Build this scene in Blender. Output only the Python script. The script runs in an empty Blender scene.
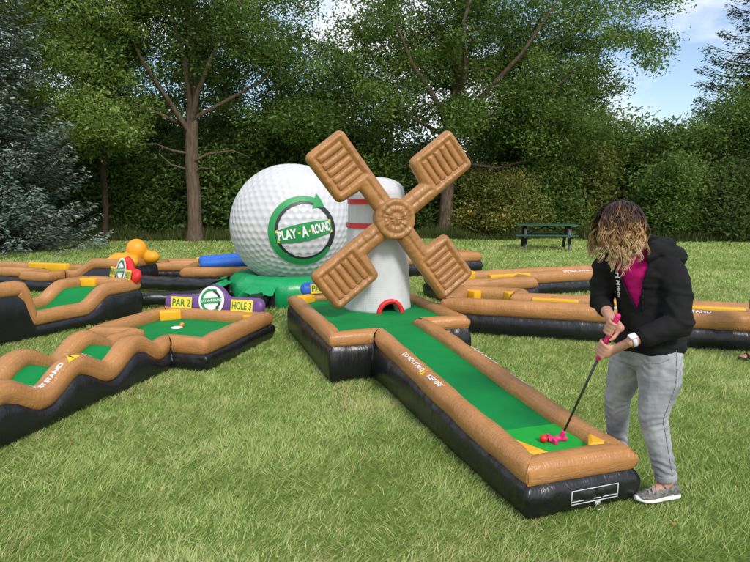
import bpy, bmesh, math, random
import numpy as np
from mathutils import Vector, Matrix

random.seed(7)
RNG = np.random.default_rng(11)
R = math.radians
PI = math.pi
scene = bpy.context.scene
COL = scene.collection

# ------------------------------------------------------------------ camera, sky, sun, exposure
cam_d = bpy.data.cameras.new('camera')
cam_d.lens = 36 * 583 / 750
cam_d.sensor_width = 36
cam_d.clip_end = 600
cam = bpy.data.objects.new('camera', cam_d)
COL.objects.link(cam)
cam.location = (0, 0, 1.6)
cam.rotation_euler = (PI / 2 - math.atan((281 - 198) / 583), 0, 0)
scene.camera = cam

SUN_AZ, SUN_EL = R(155), R(42)      # azimuth clockwise from +Y: behind the camera, to the right
world = bpy.data.worlds.new('World')
scene.world = world
world.use_nodes = True
wn, wl = world.node_tree.nodes, world.node_tree.links
wn.clear()
w_out = wn.new('ShaderNodeOutputWorld')
w_sky = wn.new('ShaderNodeTexSky')
w_sky.sky_type = 'NISHITA'
w_sky.sun_disc = False
w_sky.sun_elevation = SUN_EL
w_sky.sun_rotation = SUN_AZ
w_b1 = wn.new('ShaderNodeBackground'); w_b1.inputs[1].default_value = 0.13
w_b2 = wn.new('ShaderNodeBackground'); w_b2.inputs[1].default_value = 1.0
w_mix = wn.new('ShaderNodeMixShader')
w_tc = wn.new('ShaderNodeTexCoord')
w_map = wn.new('ShaderNodeMapping')
w_map.inputs['Location'].default_value = (0.35, 0.2, 0.0)
w_map.inputs['Scale'].default_value = (1.0, 1.0, 1.9)
w_n1 = wn.new('ShaderNodeTexNoise'); w_n1.inputs['Scale'].default_value = 2.1; w_n1.inputs['Detail'].default_value = 9; w_n1.inputs['Roughness'].default_value = 0.55
w_r1 = wn.new('ShaderNodeValToRGB')
w_r1.color_ramp.elements[0].position = 0.43; w_r1.color_ramp.elements[1].position = 0.54
w_n2 = wn.new('ShaderNodeTexNoise'); w_n2.inputs['Scale'].default_value = 4.0; w_n2.inputs['Detail'].default_value = 6
w_r2 = wn.new('ShaderNodeValToRGB')
w_r2.color_ramp.elements[0].position = 0.3; w_r2.color_ramp.elements[0].color = (0.62, 0.64, 0.70, 1)
w_r2.color_ramp.elements[1].position = 0.65; w_r2.color_ramp.elements[1].color = (0.97, 0.98, 1.0, 1)
wl.new(w_tc.outputs['Generated'], w_map.inputs['Vector'])
wl.new(w_map.outputs[0], w_n1.inputs['Vector']); wl.new(w_map.outputs[0], w_n2.inputs['Vector'])
wl.new(w_n1.outputs['Fac'], w_r1.inputs[0]); wl.new(w_n2.outputs['Fac'], w_r2.inputs[0])
wl.new(w_sky.outputs[0], w_b1.inputs[0]); wl.new(w_r2.outputs[0], w_b2.inputs[0])
wl.new(w_r1.outputs[0], w_mix.inputs[0]); wl.new(w_b1.outputs[0], w_mix.inputs[1]); wl.new(w_b2.outputs[0], w_mix.inputs[2])
wl.new(w_mix.outputs[0], w_out.inputs[0])

sun_d = bpy.data.lights.new('sun', 'SUN')
sun_d.energy = 1.9
sun_d.angle = R(14)
sun_d.color = (1.0, 0.95, 0.88)
sun = bpy.data.objects.new('sun', sun_d)
COL.objects.link(sun)
sdir = Vector((math.sin(SUN_AZ) * math.cos(SUN_EL), math.cos(SUN_AZ) * math.cos(SUN_EL), math.sin(SUN_EL)))
sun.rotation_euler = sdir.to_track_quat('Z', 'Y').to_euler()

vs = scene.view_settings
vs.view_transform = 'Standard'
vs.look = 'None'
vs.exposure = 0.55
vs.gamma = 1.0

# ------------------------------------------------------------------ helpers
def tag(o, label=None, cat=None, group=None, kind=None):
    if label: o['label'] = label
    if cat: o['category'] = cat
    if group: o['group'] = group
    if kind: o['kind'] = kind
    return o

def empty(name, loc=(0, 0, 0), rz=0.0, label=None, cat=None, group=None):
    o = bpy.data.objects.new(name, None)
    o.empty_display_size = 0.1
    COL.objects.link(o)
    o.location = loc
    o.rotation_euler = (0, 0, rz)
    return tag(o, label, cat, group)

def link(name, me, parent=None):
    o = bpy.data.objects.new(name, me)
    COL.objects.link(o)
    if parent is not None: o.parent = parent
    return o

def mesh_data(name, V, F, mat=None, uv=None, smooth=True):
    me = bpy.data.meshes.new(name)
    V = np.asarray(V, dtype=np.float32)
    if isinstance(F, np.ndarray):
        k = F.shape[1]
        me.vertices.add(len(V)); me.vertices.foreach_set('co', V.ravel())
        me.loops.add(F.size); me.loops.foreach_set('vertex_index', F.ravel().astype(np.int32))
        me.polygons.add(len(F)); me.polygons.foreach_set('loop_start', np.arange(0, F.size, k, dtype=np.int32))
        me.update(calc_edges=True)
        if uv is not None:
            l = me.uv_layers.new(name='UVMap')
            l.data.foreach_set('uv', np.asarray(uv, dtype=np.float32)[F.ravel()].ravel())
    else:
        me.from_pydata([tuple(map(float, v)) for v in V], [], F)
        if uv is not None:
            l = me.uv_layers.new(name='UVMap')
            idx = np.zeros(len(me.loops), dtype=np.int32); me.loops.foreach_get('vertex_index', idx)
            l.data.foreach_set('uv', np.asarray(uv, dtype=np.float32)[idx].ravel())
    if smooth: me.polygons.foreach_set('use_smooth', np.ones(len(me.polygons), dtype=bool))
    if mat: me.materials.append(mat)
    me.update()
    return me

def mobj(name, V, F, mat, parent=None, uv=None, smooth=True):
    return link(name, mesh_data(name, V, F, mat, uv, smooth), parent)

def grid_faces(nu, nv, wrap_v=False, wrap_u=False, off=0, flip=False):
    U = nu if wrap_u else nu - 1
    W = nv if wrap_v else nv - 1
    i, j = np.meshgrid(np.arange(U), np.arange(W), indexing='ij')
    i2, j2 = (i + 1) % nu, (j + 1) % nv
    f = np.stack([i * nv + j, i2 * nv + j, i2 * nv + j2, i * nv + j2], -1).reshape(-1, 4) + off
    return f[:, ::-1].copy() if flip else f

_perm = np.random.default_rng(5).random((64, 64, 64)).astype(np.float32)
def vn(x, y, z):
    """smooth value noise in -1..1, vectorised"""
    x, y, z = np.broadcast_arrays(np.asarray(x, float), np.asarray(y, float), np.asarray(z, float))
    xi, yi, zi = np.floor(x).astype(int), np.floor(y).astype(int), np.floor(z).astype(int)
    fx, fy, fz = x - xi, y - yi, z - zi
    fx, fy, fz = fx * fx * (3 - 2 * fx), fy * fy * (3 - 2 * fy), fz * fz * (3 - 2 * fz)
    r = 0
    for a in (0, 1):
        for b in (0, 1):
            for c in (0, 1):
                r = r + _perm[(xi + a) & 63, (yi + b) & 63, (zi + c) & 63] * (fx if a else 1 - fx) * (fy if b else 1 - fy) * (fz if c else 1 - fz)
    return r * 2 - 1

class MB:
    """collects simple solids into one mesh"""
    def __init__(s): s.bm = bmesh.new()
    def box(s, c, size, rot=None, bev=0.0):
        m = Matrix.Translation(c)
        if rot is not None: m = m @ rot.to_matrix().to_4x4() if hasattr(rot, 'to_matrix') else m @ rot
        m = m @ Matrix.Diagonal((size[0], size[1], size[2], 1))
        g = bmesh.ops.create_cube(s.bm, size=1.0, matrix=m)
        if bev:
            es = list({e for v in g['verts'] for e in v.link_edges})
            bmesh.ops.bevel(s.bm, geom=es, offset=bev, segments=2, affect='EDGES', profile=0.6)
        return s
    def beam(s, a, b, w, h, bev=0.0):
        a, b = Vector(a), Vector(b)
        d = b - a
        q = d.to_track_quat('X', 'Z')
        return s.box((a + b) / 2, (d.length, w, h), q, bev)
    def ball(s, c, r, sc=(1, 1, 1), rot=None, seg=16):
        m = Matrix.Translation(c)
        if rot is not None: m = m @ rot.to_matrix().to_4x4()
        m = m @ Matrix.Diagonal((sc[0], sc[1], sc[2], 1))
        bmesh.ops.create_uvsphere(s.bm, u_segments=seg, v_segments=max(6, seg * 2 // 3), radius=r, matrix=m)
        return s
    def cone(s, a, b, r0, r1, seg=12):
        a, b = Vector(a), Vector(b)
        d = b - a
        m = Matrix.Translation((a + b) / 2) @ d.to_track_quat('Z', 'Y').to_matrix().to_4x4()
        bmesh.ops.create_cone(s.bm, cap_ends=True, segments=seg, radius1=r0, radius2=r1, depth=d.length, matrix=m)
        return s
    def cap(s, a, b, r0, r1, seg=14):
        s.cone(a, b, r0, r1, seg); s.ball(a, r0, seg=seg); s.ball(b, r1, seg=seg)
        return s
    def chain(s, pts, rs, seg=14):
        for i in range(len(pts) - 1): s.cap(pts[i], pts[i + 1], rs[i], rs[i + 1], seg)
        return s
    def rings(s, rings, seg=28):
        """closed loft through ellipses (centre, half axis vector, half axis vector)"""
        prev = None
        ca = [(math.cos(2 * PI * k / seg), math.sin(2 * PI * k / seg)) for k in range(seg)]
        first = last = None
        for c, ax, ay in rings:
            c, ax, ay = Vector(c), Vector(ax), Vector(ay)
            vs_ = [s.bm.verts.new(c + ax * p + ay * q) for p, q in ca]
            if prev:
                for k in range(seg):
                    s.bm.faces.new((prev[k], prev[(k + 1) % seg], vs_[(k + 1) % seg], vs_[k]))
            else: first = vs_
            prev = vs_
        s.bm.faces.new(first[::-1]); s.bm.faces.new(prev)
        return s
    def data(s, name, mat, smooth=True):
        bmesh.ops.recalc_face_normals(s.bm, faces=s.bm.faces)
        me = bpy.data.meshes.new(name); s.bm.to_mesh(me); s.bm.free()
        if smooth: me.polygons.foreach_set('use_smooth', np.ones(len(me.polygons), dtype=bool))
        if mat: me.materials.append(mat)
        return me
    def build(s, name, mat, parent=None, smooth=True):
        return link(name, s.data(name, mat, smooth), parent)

def bake(me, mods):
    """runs modifiers over a mesh and gives back the plain mesh"""
    o = bpy.data.objects.new('work', me); COL.objects.link(o)
    for t, kw in mods:
        m = o.modifiers.new(t, t)
        for k, v in kw.items(): setattr(m, k, v)
    dg = bpy.context.evaluated_depsgraph_get(); dg.update()
    out = bpy.data.meshes.new_from_object(o.evaluated_get(dg))
    mats = [m for m in me.materials]
    bpy.data.objects.remove(o); bpy.data.meshes.remove(me)
    if mats and not out.materials: 
        for m in mats: out.materials.append(m)
    return out

def remesh(me, vox, smooth=6):
    out = bake(me, [('REMESH', dict(mode='VOXEL', voxel_size=vox)), ('SMOOTH', dict(factor=0.5, iterations=smooth))])
    out.polygons.foreach_set('use_smooth', np.ones(len(out.polygons), dtype=bool))
    return out

def get_co(me):
    a = np.zeros(len(me.vertices) * 3, dtype=np.float32); me.vertices.foreach_get('co', a); return a.reshape(-1, 3)
def get_no(me):
    a = np.zeros(len(me.vertices) * 3, dtype=np.float32); me.vertices.foreach_get('normal', a); return a.reshape(-1, 3)
def set_co(me, V):
    me.vertices.foreach_set('co', np.asarray(V, dtype=np.float32).ravel()); me.update()

def text_mesh(body, size, bold=0.0, maxlen=0.04, spacing=1.0):
    """flat triangulated text centred on the origin: verts (n,2), faces"""
    c = bpy.data.curves.new('txt', 'FONT')
    c.body = body; c.size = size; c.align_x = 'CENTER'; c.align_y = 'CENTER'; c.offset = bold; c.space_character = spacing
    c.resolution_u = 3
    o = bpy.data.objects.new('txt', c); COL.objects.link(o)
    dg = bpy.context.evaluated_depsgraph_get(); dg.update()
    me = bpy.data.meshes.new_from_object(o.evaluated_get(dg))
    bpy.data.objects.remove(o); bpy.data.curves.remove(c)
    bm = bmesh.new(); bm.from_mesh(me); bpy.data.meshes.remove(me)
    bmesh.ops.triangulate(bm, faces=bm.faces)
    for _ in range(3):
        le = [e for e in bm.edges if e.calc_length() > maxlen]
        if not le: break
        bmesh.ops.subdivide_edges(bm, edges=le, cuts=1)
        bmesh.ops.triangulate(bm, faces=bm.faces)
    bm.verts.index_update()
    V = np.array([v.co[:2] for v in bm.verts]); F = [[v.index for v in f.verts] for f in bm.faces]
    bm.free()
    return V, F

# ------------------------------------------------------------------ materials
def mat(name, col=(.5, .5, .5), rough=0.5, spec=0.5):
    m = bpy.data.materials.new(name); m.use_nodes = True
    b = m.node_tree.nodes['Principled BSDF']
    b.inputs['Base Color'].default_value = (*col, 1)
    b.inputs['Roughness'].default_value = rough
    b.inputs['Specular IOR Level'].default_value = spec
    return m, m.node_tree.nodes, m.node_tree.links, b

def noise(n, l, vec, scale, detail=4, rough=0.5, sc=None):
    t = n.new('ShaderNodeTexNoise'); t.inputs['Scale'].default_value = scale; t.inputs['Detail'].default_value = detail; t.inputs['Roughness'].default_value = rough
    if sc is not None:
        mp = n.new('ShaderNodeMapping'); mp.inputs['Scale'].default_value = sc; l.new(vec, mp.inputs[0]); vec = mp.outputs[0]
    l.new(vec, t.inputs['Vector'])
    return t.outputs['Fac']

def ramp(n, l, fac, stops):
    r = n.new('ShaderNodeValToRGB')
    e = r.color_ramp.elements
    while len(e) < len(stops): e.new(0.5)
    for i, (p, c) in enumerate(stops):
        e[i].position = p; e[i].color = (*c, 1) if len(c) == 3 else c
    l.new(fac, r.inputs[0])
    return r.outputs[0]

def bump(n, l, b, h, strength=0.3, dist=0.01, prev=None):
    bp = n.new('ShaderNodeBump'); bp.inputs['Strength'].default_value = strength; bp.inputs['Distance'].default_value = dist
    l.new(h, bp.inputs['Height'])
    if prev is not None: l.new(prev, bp.inputs['Normal'])
    if b is not None: l.new(bp.outputs[0], b.inputs['Normal'])
    return bp.outputs[0]

def coords(n, l, kind='Object', rnd=True):
    tc = n.new('ShaderNodeTexCoord')
    v = tc.outputs[kind]
    if rnd:
        oi = n.new('ShaderNodeObjectInfo')
        add = n.new('ShaderNodeVectorMath'); add.operation = 'MULTIPLY_ADD'
        cm = n.new('ShaderNodeCombineXYZ')
        l.new(oi.outputs['Random'], cm.inputs[0]); l.new(oi.outputs['Random'], cm.inputs[1])
        l.new(cm.outputs[0], add.inputs[0]); add.inputs[1].default_value = (17, 31, 11); l.new(v, add.inputs[2])
        v = add.outputs[0]
    return v

def vinyl(name, col, var=0.12, rough=0.42, grain=False, wr=0.35, kind='UV', spec=0.45, wdist=0.012):
    """inflatable vinyl: faint scuffs, creases running across the seams"""
    m, n, l, b = mat(name, col, rough, spec)
    v = coords(n, l, kind)
    dk = tuple(c * (1 - var * 1.6) for c in col); lt = tuple(min(1, c * (1 + var)) for c in col)
    f = noise(n, l, v, 3.0, 6, 0.6)
    c = ramp(n, l, f, [(0.3, dk), (0.7, lt)])
    if grain:
        g = noise(n, l, v, 1.0, 5, 0.65, (3.0, 75.0, 10.0))
        gr = ramp(n, l, g, [(0.40, (0.70, 0.66, 0.62)), (0.52, (1, 1, 1))])
        mx = n.new('ShaderNodeMix'); mx.data_type = 'RGBA'; mx.blend_type = 'MULTIPLY'; mx.inputs[0].default_value = 0.42
        l.new(c, mx.inputs[6]); l.new(gr, mx.inputs[7]); c = mx.outputs[2]
    l.new(c, b.inputs['Base Color'])
    rr = noise(n, l, v, 9.0, 4)
    mr = n.new('ShaderNodeMapRange'); mr.inputs[3].default_value = rough - 0.09; mr.inputs[4].default_value = rough + 0.12
    l.new(rr, mr.inputs[0]); l.new(mr.outputs[0], b.inputs['Roughness'])
    w = noise(n, l, v, 1.0, 5, 0.6, (16.0, 5.0, 8.0))
    w2 = noise(n, l, v, 1.0, 3, 0.5, (55.0, 14.0, 20.0))
    p = bump(n, l, None, w, wr, wdist)
    p = bump(n, l, None, w2, wr * 0.45, wdist * 0.5, p)
    cr = noise(n, l, v, 1.0, 3, 0.55, (21.0, 6.5, 9.0))
    ab = n.new('ShaderNodeMath'); ab.operation = 'SUBTRACT'; ab.inputs[1].default_value = 0.5; l.new(cr, ab.inputs[0])
    a2 = n.new('ShaderNodeMath'); a2.operation = 'ABSOLUTE'; l.new(ab.outputs[0], a2.inputs[0])
    mr2 = n.new('ShaderNodeMapRange'); mr2.inputs[1].default_value = 0.0; mr2.inputs[2].default_value = 0.05; l.new(a2.outputs[0], mr2.inputs[0])
    bump(n, l, b, mr2.outputs[0], wr * 0.55, wdist * 0.35, p)
    return m

M = {}
M['tan'] = vinyl('tan_vinyl', (0.44, 0.205, 0.068), 0.12, 0.36, True, 0.55)
M['tan_blade'] = vinyl('tan_blade_vinyl', (0.38, 0.178, 0.060), 0.12, 0.36, True, 0.5, 'Object')
M['black'] = vinyl('black_vinyl', (0.010, 0.010, 0.012), 0.3, 0.30, False, 0.24, spec=0.5, wdist=0.02)
M['turf'] = vinyl('green_turf', (0.002, 0.215, 0.047), 0.10, 0.75, False, 0.10, 'Object', spec=0.2)
M['mat_green'] = vinyl('light_green_mat', (0.012, 0.35, 0.042), 0.08, 0.7, False, 0.10, 'Object', spec=0.2)
M['base_green'] = vinyl('green_vinyl', (0.006, 0.32, 0.10), 0.10, 0.33, False, 0.3, 'Object')
M['yellow'] = vinyl('yellow_vinyl', (0.80, 0.40, 0.012), 0.06, 0.4, False, 0.25, 'Object')
M['orange'] = vinyl('orange_vinyl', (0.80, 0.33, 0.010), 0.06, 0.4, False, 0.3, 'Object')
M['purple'] = vinyl('purple_vinyl', (0.125, 0.055, 0.20), 0.10, 0.4, False, 0.3, 'Object')
M['red'] = vinyl('red_vinyl', (0.62, 0.018, 0.02), 0.08, 0.4, False, 0.3, 'Object')
M['blue'] = vinyl('blue_vinyl', (0.02, 0.13, 0.55), 0.08, 0.4, False, 0.3, 'Object')
M['white_print'] = mat('white_print', (0.82, 0.82, 0.80), 0.5)[0]
M['plate_yellow'] = mat('plate_yellow', (0.80, 0.62, 0.05), 0.5)[0]
M['print_green'] = mat('print_green', (0.01, 0.16, 0.035), 0.5)[0]
M['logo_green'] = vinyl('logo_green', (0.018, 0.27, 0.075), 0.1, 0.45, False, 0.1, 'Object')
M['logo_dark'] = mat('logo_dark', (0.018, 0.022, 0.030), 0.45)[0]
M['logo_yellow'] = mat('logo_yellow', (0.75, 0.62, 0.04), 0.5)[0]
M['warn'] = mat('warning_yellow', (0.80, 0.50, 0.01), 0.5)[0]
M['print_black'] = mat('print_black', (0.012, 0.012, 0.012), 0.5)[0]
M['steel'] = mat('steel', (0.6, 0.6, 0.6), 0.3)[0]; M['steel'].node_tree.nodes['Principled BSDF'].inputs['Metallic'].default_value = 1
M['thread'] = mat('white_thread', (0.62, 0.63, 0.65), 0.7)[0]

def mk_white(name, kind):
    m, n, l, b = mat(name, (0.80, 0.80, 0.80), 0.42, 0.4)
    v = coords(n, l, 'Object', False)
    f = noise(n, l, v, 2.2, 6, 0.6)
    l.new(ramp(n, l, f, [(0.3, (0.52, 0.53, 0.56)), (0.65, (0.60, 0.60, 0.615))]), b.inputs['Base Color'])
    if kind == 'dots':
        vo = n.new('ShaderNodeTexVoronoi'); vo.inputs['Scale'].default_value = 48; vo.inputs['Randomness'].default_value = 0.15
        l.new(v, vo.inputs['Vector'])
        p = bump(n, l, None, vo.outputs['Distance'], 0.16, 0.012)
        bump(n, l, b, noise(n, l, v, 6, 4, 0.5, (1, 1, 0.4)), 0.35, 0.03, p)
    else:
        bump(n, l, b, noise(n, l, v, 5, 4), 0.2, 0.03)
    return m
M['ball_white'] = mk_white('ball_white', 'plain')
M['tower_white'] = mk_white('tower_white', 'dots')

# ------------------------------------------------------------------ ground
def mk_lawn():
    m, n, l, b = mat('lawn_soil', (0.1, 0.13, 0.03), 0.9, 0.1)
    tc = n.new('ShaderNodeTexCoord'); v = tc.outputs['Object']
    big = noise(n, l, v, 0.55, 5, 0.6)
    mid = noise(n, l, v, 3.5, 6, 0.7)
    fine = noise(n, l, v, 26.0, 8, 0.75, (1.0, 0.55, 1.0))
    c1 = ramp(n, l, fine, [(0.25, (0.100, 0.160, 0.028)), (0.5, (0.205, 0.295, 0.066)), (0.78, (0.36, 0.43, 0.13))])
    c2 = ramp(n, l, mid, [(0.3, (0.80, 0.88, 0.78)), (0.55, (1, 1, 1)), (0.75, (1.22, 1.06, 0.95))])
    c3 = ramp(n, l, big, [(0.35, (0.86, 0.94, 0.90)), (0.65, (1.12, 1.06, 1.0))])
    a = n.new('ShaderNodeMix'); a.data_type = 'RGBA'; a.blend_type = 'MULTIPLY'; a.inputs[0].default_value = 1
    l.new(c1, a.inputs[6]); l.new(c2, a.inputs[7])
    a2 = n.new('ShaderNodeMix'); a2.data_type = 'RGBA'; a2.blend_type = 'MULTIPLY'; a2.inputs[0].default_value = 1
    l.new(a.outputs[2], a2.inputs[6]); l.new(c3, a2.inputs[7])
    l.new(a2.outputs[2], b.inputs['Base Color'])
    bump(n, l, b, fine, 0.9, 0.05)
    return m
M['lawn'] = mk_lawn()
gx = np.concatenate([np.linspace(-300, -30, 12), np.linspace(-25, 25, 101), np.linspace(30, 300, 12)])
gy = np.concatenate([np.linspace(-60, -6, 8), np.linspace(-5, 45, 101), np.linspace(50, 400, 14)])
GX, GY = np.meshgrid(gx, gy, indexing='ij')
def ground_z(x, y):
    far = np.clip((np.asarray(y, float) - 4) / 20, 0, 1)
    return 0.012 * vn(np.asarray(x) * 0.9, np.asarray(y) * 0.9, 3.3) * np.clip(np.asarray(y, float) / 3, 0.3, 1) + far * 0.05 * vn(np.asarray(x) * 0.25, np.asarray(y) * 0.25, 8.1)
GV = np.stack([GX.ravel(), GY.ravel(), ground_z(GX, GY).ravel() - 0.012], -1)
tag(mobj('lawn', GV, grid_faces(len(gx), len(gy)), M['lawn']), 'mown green lawn with pale dry patches', 'lawn', kind='structure')

def leafy(name, stops, rough=0.6, trans=0.45, spec=0.25):
    """foliage: colour by the leaf's own tint, part of the light passing through"""
    m, n, l, b = mat(name, (0.05, 0.1, 0.02), rough, spec)
    at = n.new('ShaderNodeAttribute'); at.attribute_name = 'tint'
    c = ramp(n, l, at.outputs['Fac'], stops)
    l.new(c, b.inputs['Base Color'])
    tr = n.new('ShaderNodeBsdfTranslucent'); l.new(c, tr.inputs[0])
    mx = n.new('ShaderNodeMixShader'); mx.inputs[0].default_value = trans
    out = n['Material Output']
    l.new(b.outputs[0], mx.inputs[1]); l.new(tr.outputs[0], mx.inputs[2]); l.new(mx.outputs[0], out.inputs[0])
    return m
M['grass'] = leafy('grass_blades', [(0.0, (0.095, 0.170, 0.032)), (0.35, (0.275, 0.400, 0.085)), (0.62, (0.49, 0.60, 0.195)), (0.82, (0.68, 0.69, 0.36)), (1.0, (0.66, 0.49, 0.28))], 0.5, 0.35, 0.3)

def tint_attr(me, t):
    a = me.attributes.new('tint', 'FLOAT', 'FACE'); a.data.foreach_set('value', np.asarray(t, dtype=np.float32))

def make_grass():
    Vs, Fs, Ts = [], [], []
    off = 0
    # (y0, y1, blades per m2, height, half width)
    for y0, y1, dens, hgt, hw in ((1.6, 3.0, 16500, .031, .0020), (3.0, 4.5, 10800, .033, .0024), (4.5, 7.0, 6000, .036, .0033), (7.0, 11.0, 1900, .044, .0060), (11.0, 17.0, 800, .046, .0095), (17.0, 25.0, 330, .05, .015)):
        xw = y1 * 0.78 + 0.8
        n = int((y1 - y0) * 2 * xw * dens)
        x = RNG.uniform(-xw, xw, n); y = RNG.uniform(y0, y1, n)
        k = np.abs(x) < y * 0.78 + 0.8
        x, y = x[k], y[k]
        clump = vn(x * 9, y * 9, 1.5) * 0.6 + vn(x * 3.1, y * 3.1, 7.7) * 0.5
        k = RNG.random(len(x)) < 0.74 + 0.4 * clump
        x, y, clump = x[k], y[k], clump[k]
        n = len(x)
        h = hgt * (0.65 + 0.7 * RNG.random(n)) * (1 + 0.35 * clump)
        az = RNG.uniform(0, 2 * PI, n)
        swirl = 2.0 * vn(x * 2.2, y * 2.2, 4.4) + 2.2 * vn(x * 11, y * 11, 1.4) + RNG.normal(0, 1.2, n)
        lean = h * (0.5 + 1.2 * RNG.random(n))
        z = ground_z(x, y) - 0.012
        p = np.stack([x, y, z], -1)
        w = np.stack([np.cos(az) * hw, np.sin(az) * hw, np.zeros(n)], -1)
        t = p + np.stack([np.cos(swirl) * lean, np.sin(swirl) * lean, h], -1)
        V = np.stack([p - w, p + w, t], 1).reshape(-1, 3)
        F = np.arange(n * 3).reshape(n, 3) + off
        patch = vn(x * 0.9 + 5, y * 0.9, 2.2) * 0.10 + vn(x * 3.3, y * 3.3, 6.2) * 0.10 + vn(x * 0.33, y * 0.33, 9.2) * 0.05
        tt = np.clip(0.42 + patch + RNG.normal(0.02, 0.20, n) + 0.06 * clump, 0, 0.78)
        dry = RNG.random(n) < np.clip(0.06 + 0.55 * (vn(x * 1.3 + 9, y * 1.3, 5.5) * 0.6 + vn(x * 4, y * 4, 5.9) * 0.5 - 0.12), 0.02, 0.42)
        tt = np.where(dry, 0.86 + 0.14 * RNG.random(n), tt)
        Vs.append(V); Fs.append(F); Ts.append(tt); off += n * 3
    V, F, T = np.concatenate(Vs), np.concatenate(Fs), np.concatenate(Ts)
    me = mesh_data('grass', V, F, M['grass'])
    tint_attr(me, T)
    o = link('grass', me)
    tag(o, 'short mown grass blades covering the lawn', 'grass', kind='stuff')
    print('grass blades', len(F))
make_grass()

# ------------------------------------------------------------------ inflatable building blocks
class Tube:
    """one straight inflated side tube between two mitred corners; surf() gives its skin"""
    def __init__(s, A, B, r, zf, t0, t1, seed, outward=None):
        s.A, s.B, s.r, s.zf = np.array(A, float), np.array(B, float), r, zf
        d = s.B - s.A
        s.L = float(np.hypot(*d)); s.d = d / s.L
        s.o = np.array([s.d[1], -s.d[0]])
        s.k0, s.k1 = math.tan(t0 / 2), math.tan(t1 / 2)
        s.seed = seed
    def surf(s, S, PHI, lift=0.0, wr=1.0):
        """S metres from A along the centre line, PHI 0 outward, pi/2 up"""
        c, w = np.cos(PHI), np.sin(PHI)
        e = 2 / 2.35
        q0, w0 = np.sign(c) * np.abs(c) ** e, np.sign(w) * np.abs(w) ** e
        d0 = S + q0 * s.r * s.k0
        d1 = s.L + q0 * s.r * s.k1 - S
        de = np.minimum(np.abs(d0), np.abs(d1))
        rr = s.r * (1 - 0.085 * np.exp(-de / 0.028) - 0.03 * np.exp(-de / 0.15))
        fold = np.exp(-de / 0.09)
        rr = rr + wr * (0.0060 * vn(S * 5 + s.seed, PHI * 1.2, s.seed * 0.37) + 0.0036 * vn(S * 22, PHI * 2.2 + S * 9, s.seed) * (0.5 + fold) + 0.006 * fold * vn(S * 14, PHI * 7, s.seed + 3)) * (s.r / 0.09)
        rr = rr + lift
        q, h = q0 * rr, w0 * rr * 1.02
        x = s.A[0] + s.d[0] * S; y = s.A[1] + s.d[1] * S
        ds = 0.01
        z = s.zf(x, y)
        sl = (s.zf(x + s.d[0] * ds, y + s.d[1] * ds) - s.zf(x - s.d[0] * ds, y - s.d[1] * ds)) / (2 * ds)
        ca = 1 / np.sqrt(1 + sl * sl); sa = sl * ca
        return np.stack([x + s.o[0] * q - s.d[0] * sa * h, y + s.o[1] * q - s.d[1] * sa * h, z + ca * h], -1)
    def build(s, name, m, parent, nphi=22, step=0.022):
        ns = max(8, int(s.L / step))
        t = np.linspace(0, 1, ns + 1)
        tt = t + 0.02 * np.sin(2 * PI * t) * 0  # even rings
        ph = np.linspace(0, 2 * PI, nphi, endpoint=False)
        T, P = np.meshgrid(tt, ph, indexing='ij')
        c = np.cos(P); q0 = np.sign(c) * np.abs(c) ** (2 / 2.35) * s.r
        S = -q0 * s.k0 + T * (s.L + q0 * (s.k0 + s.k1))
        V = s.surf(S, P).reshape(-1, 3)
        uv = np.stack([S.ravel(), P.ravel() * s.r], -1)
        return mobj(name, V, grid_faces(ns + 1, nphi, wrap_v=True, flip=False), m, parent, uv)

def decal_on_tube(tb, body, size, s0, phi0, m, parent, name, flip=False, bold=0.0):
    V, F = text_mesh(body, size, bold, 0.03)
    sg = -1 if flip else 1
    S = s0 + sg * V[:, 0]; P = phi0 + sg * V[:, 1] / tb.r
    mobj(name, tb.surf(S, P, 0.0022), F, m, parent, smooth=True)

def warning_on_tube(tb, s0, phi0, size, parent, flip=False):
    sg = -1 if flip else 1
    n = 8
    V, F = [], []
    for i in range(n + 1):
        f = i / n
        for j in range(5):
            V.append(((j / 4 - .5) * size * (1 - f), (f - .5) * size * 0.9))
    F = [(i * 5 + j, i * 5 + j + 1, i * 5 + j + 6, i * 5 + j + 5) for i in range(n) for j in range(4)]
    V = np.array(V)
    o = mobj('warning_triangle', tb.surf(s0 + sg * V[:, 0], phi0 + sg * V[:, 1] / tb.r, 0.0022), F, M['warn'], parent)
    Vb = np.array([(-.05, -.12), (.05, -.12), (.07, .22), (-.07, .22), (-.05, -.30), (.05, -.30), (.05, -.2), (-.05, -.2)]) * size
    mobj('exclamation_mark', tb.surf(s0 + sg * Vb[:, 0], phi0 + sg * Vb[:, 1] / tb.r, 0.004), [(0, 1, 2, 3), (4, 5, 6, 7)], M['print_black'], o)

def inset(poly, k):
    P = np.array(poly, float); n = len(P); out = []
    for i in range(n):
        a, b, c = P[i - 1], P[i], P[(i + 1) % n]
        d0 = (b - a) / np.hypot(*(b - a)); d1 = (c - b) / np.hypot(*(c - b))
        n0 = np.array([-d0[1], d0[0]]); n1 = np.array([-d1[1], d1[0]])
        m = (n0 + n1); m = m / (1 + n0 @ n1)
        out.append(b + m * k)
    return np.array(out)

def turns(poly):
    P = np.array(poly, float); n = len(P); t = []
    for i in range(n):
        d0 = P[i] - P[i - 1]; d1 = P[(i + 1) % n] - P[i]
        t.append(math.atan2(d0[0] * d1[1] - d0[1] * d1[0], d0 @ d1))
    return t

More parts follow.
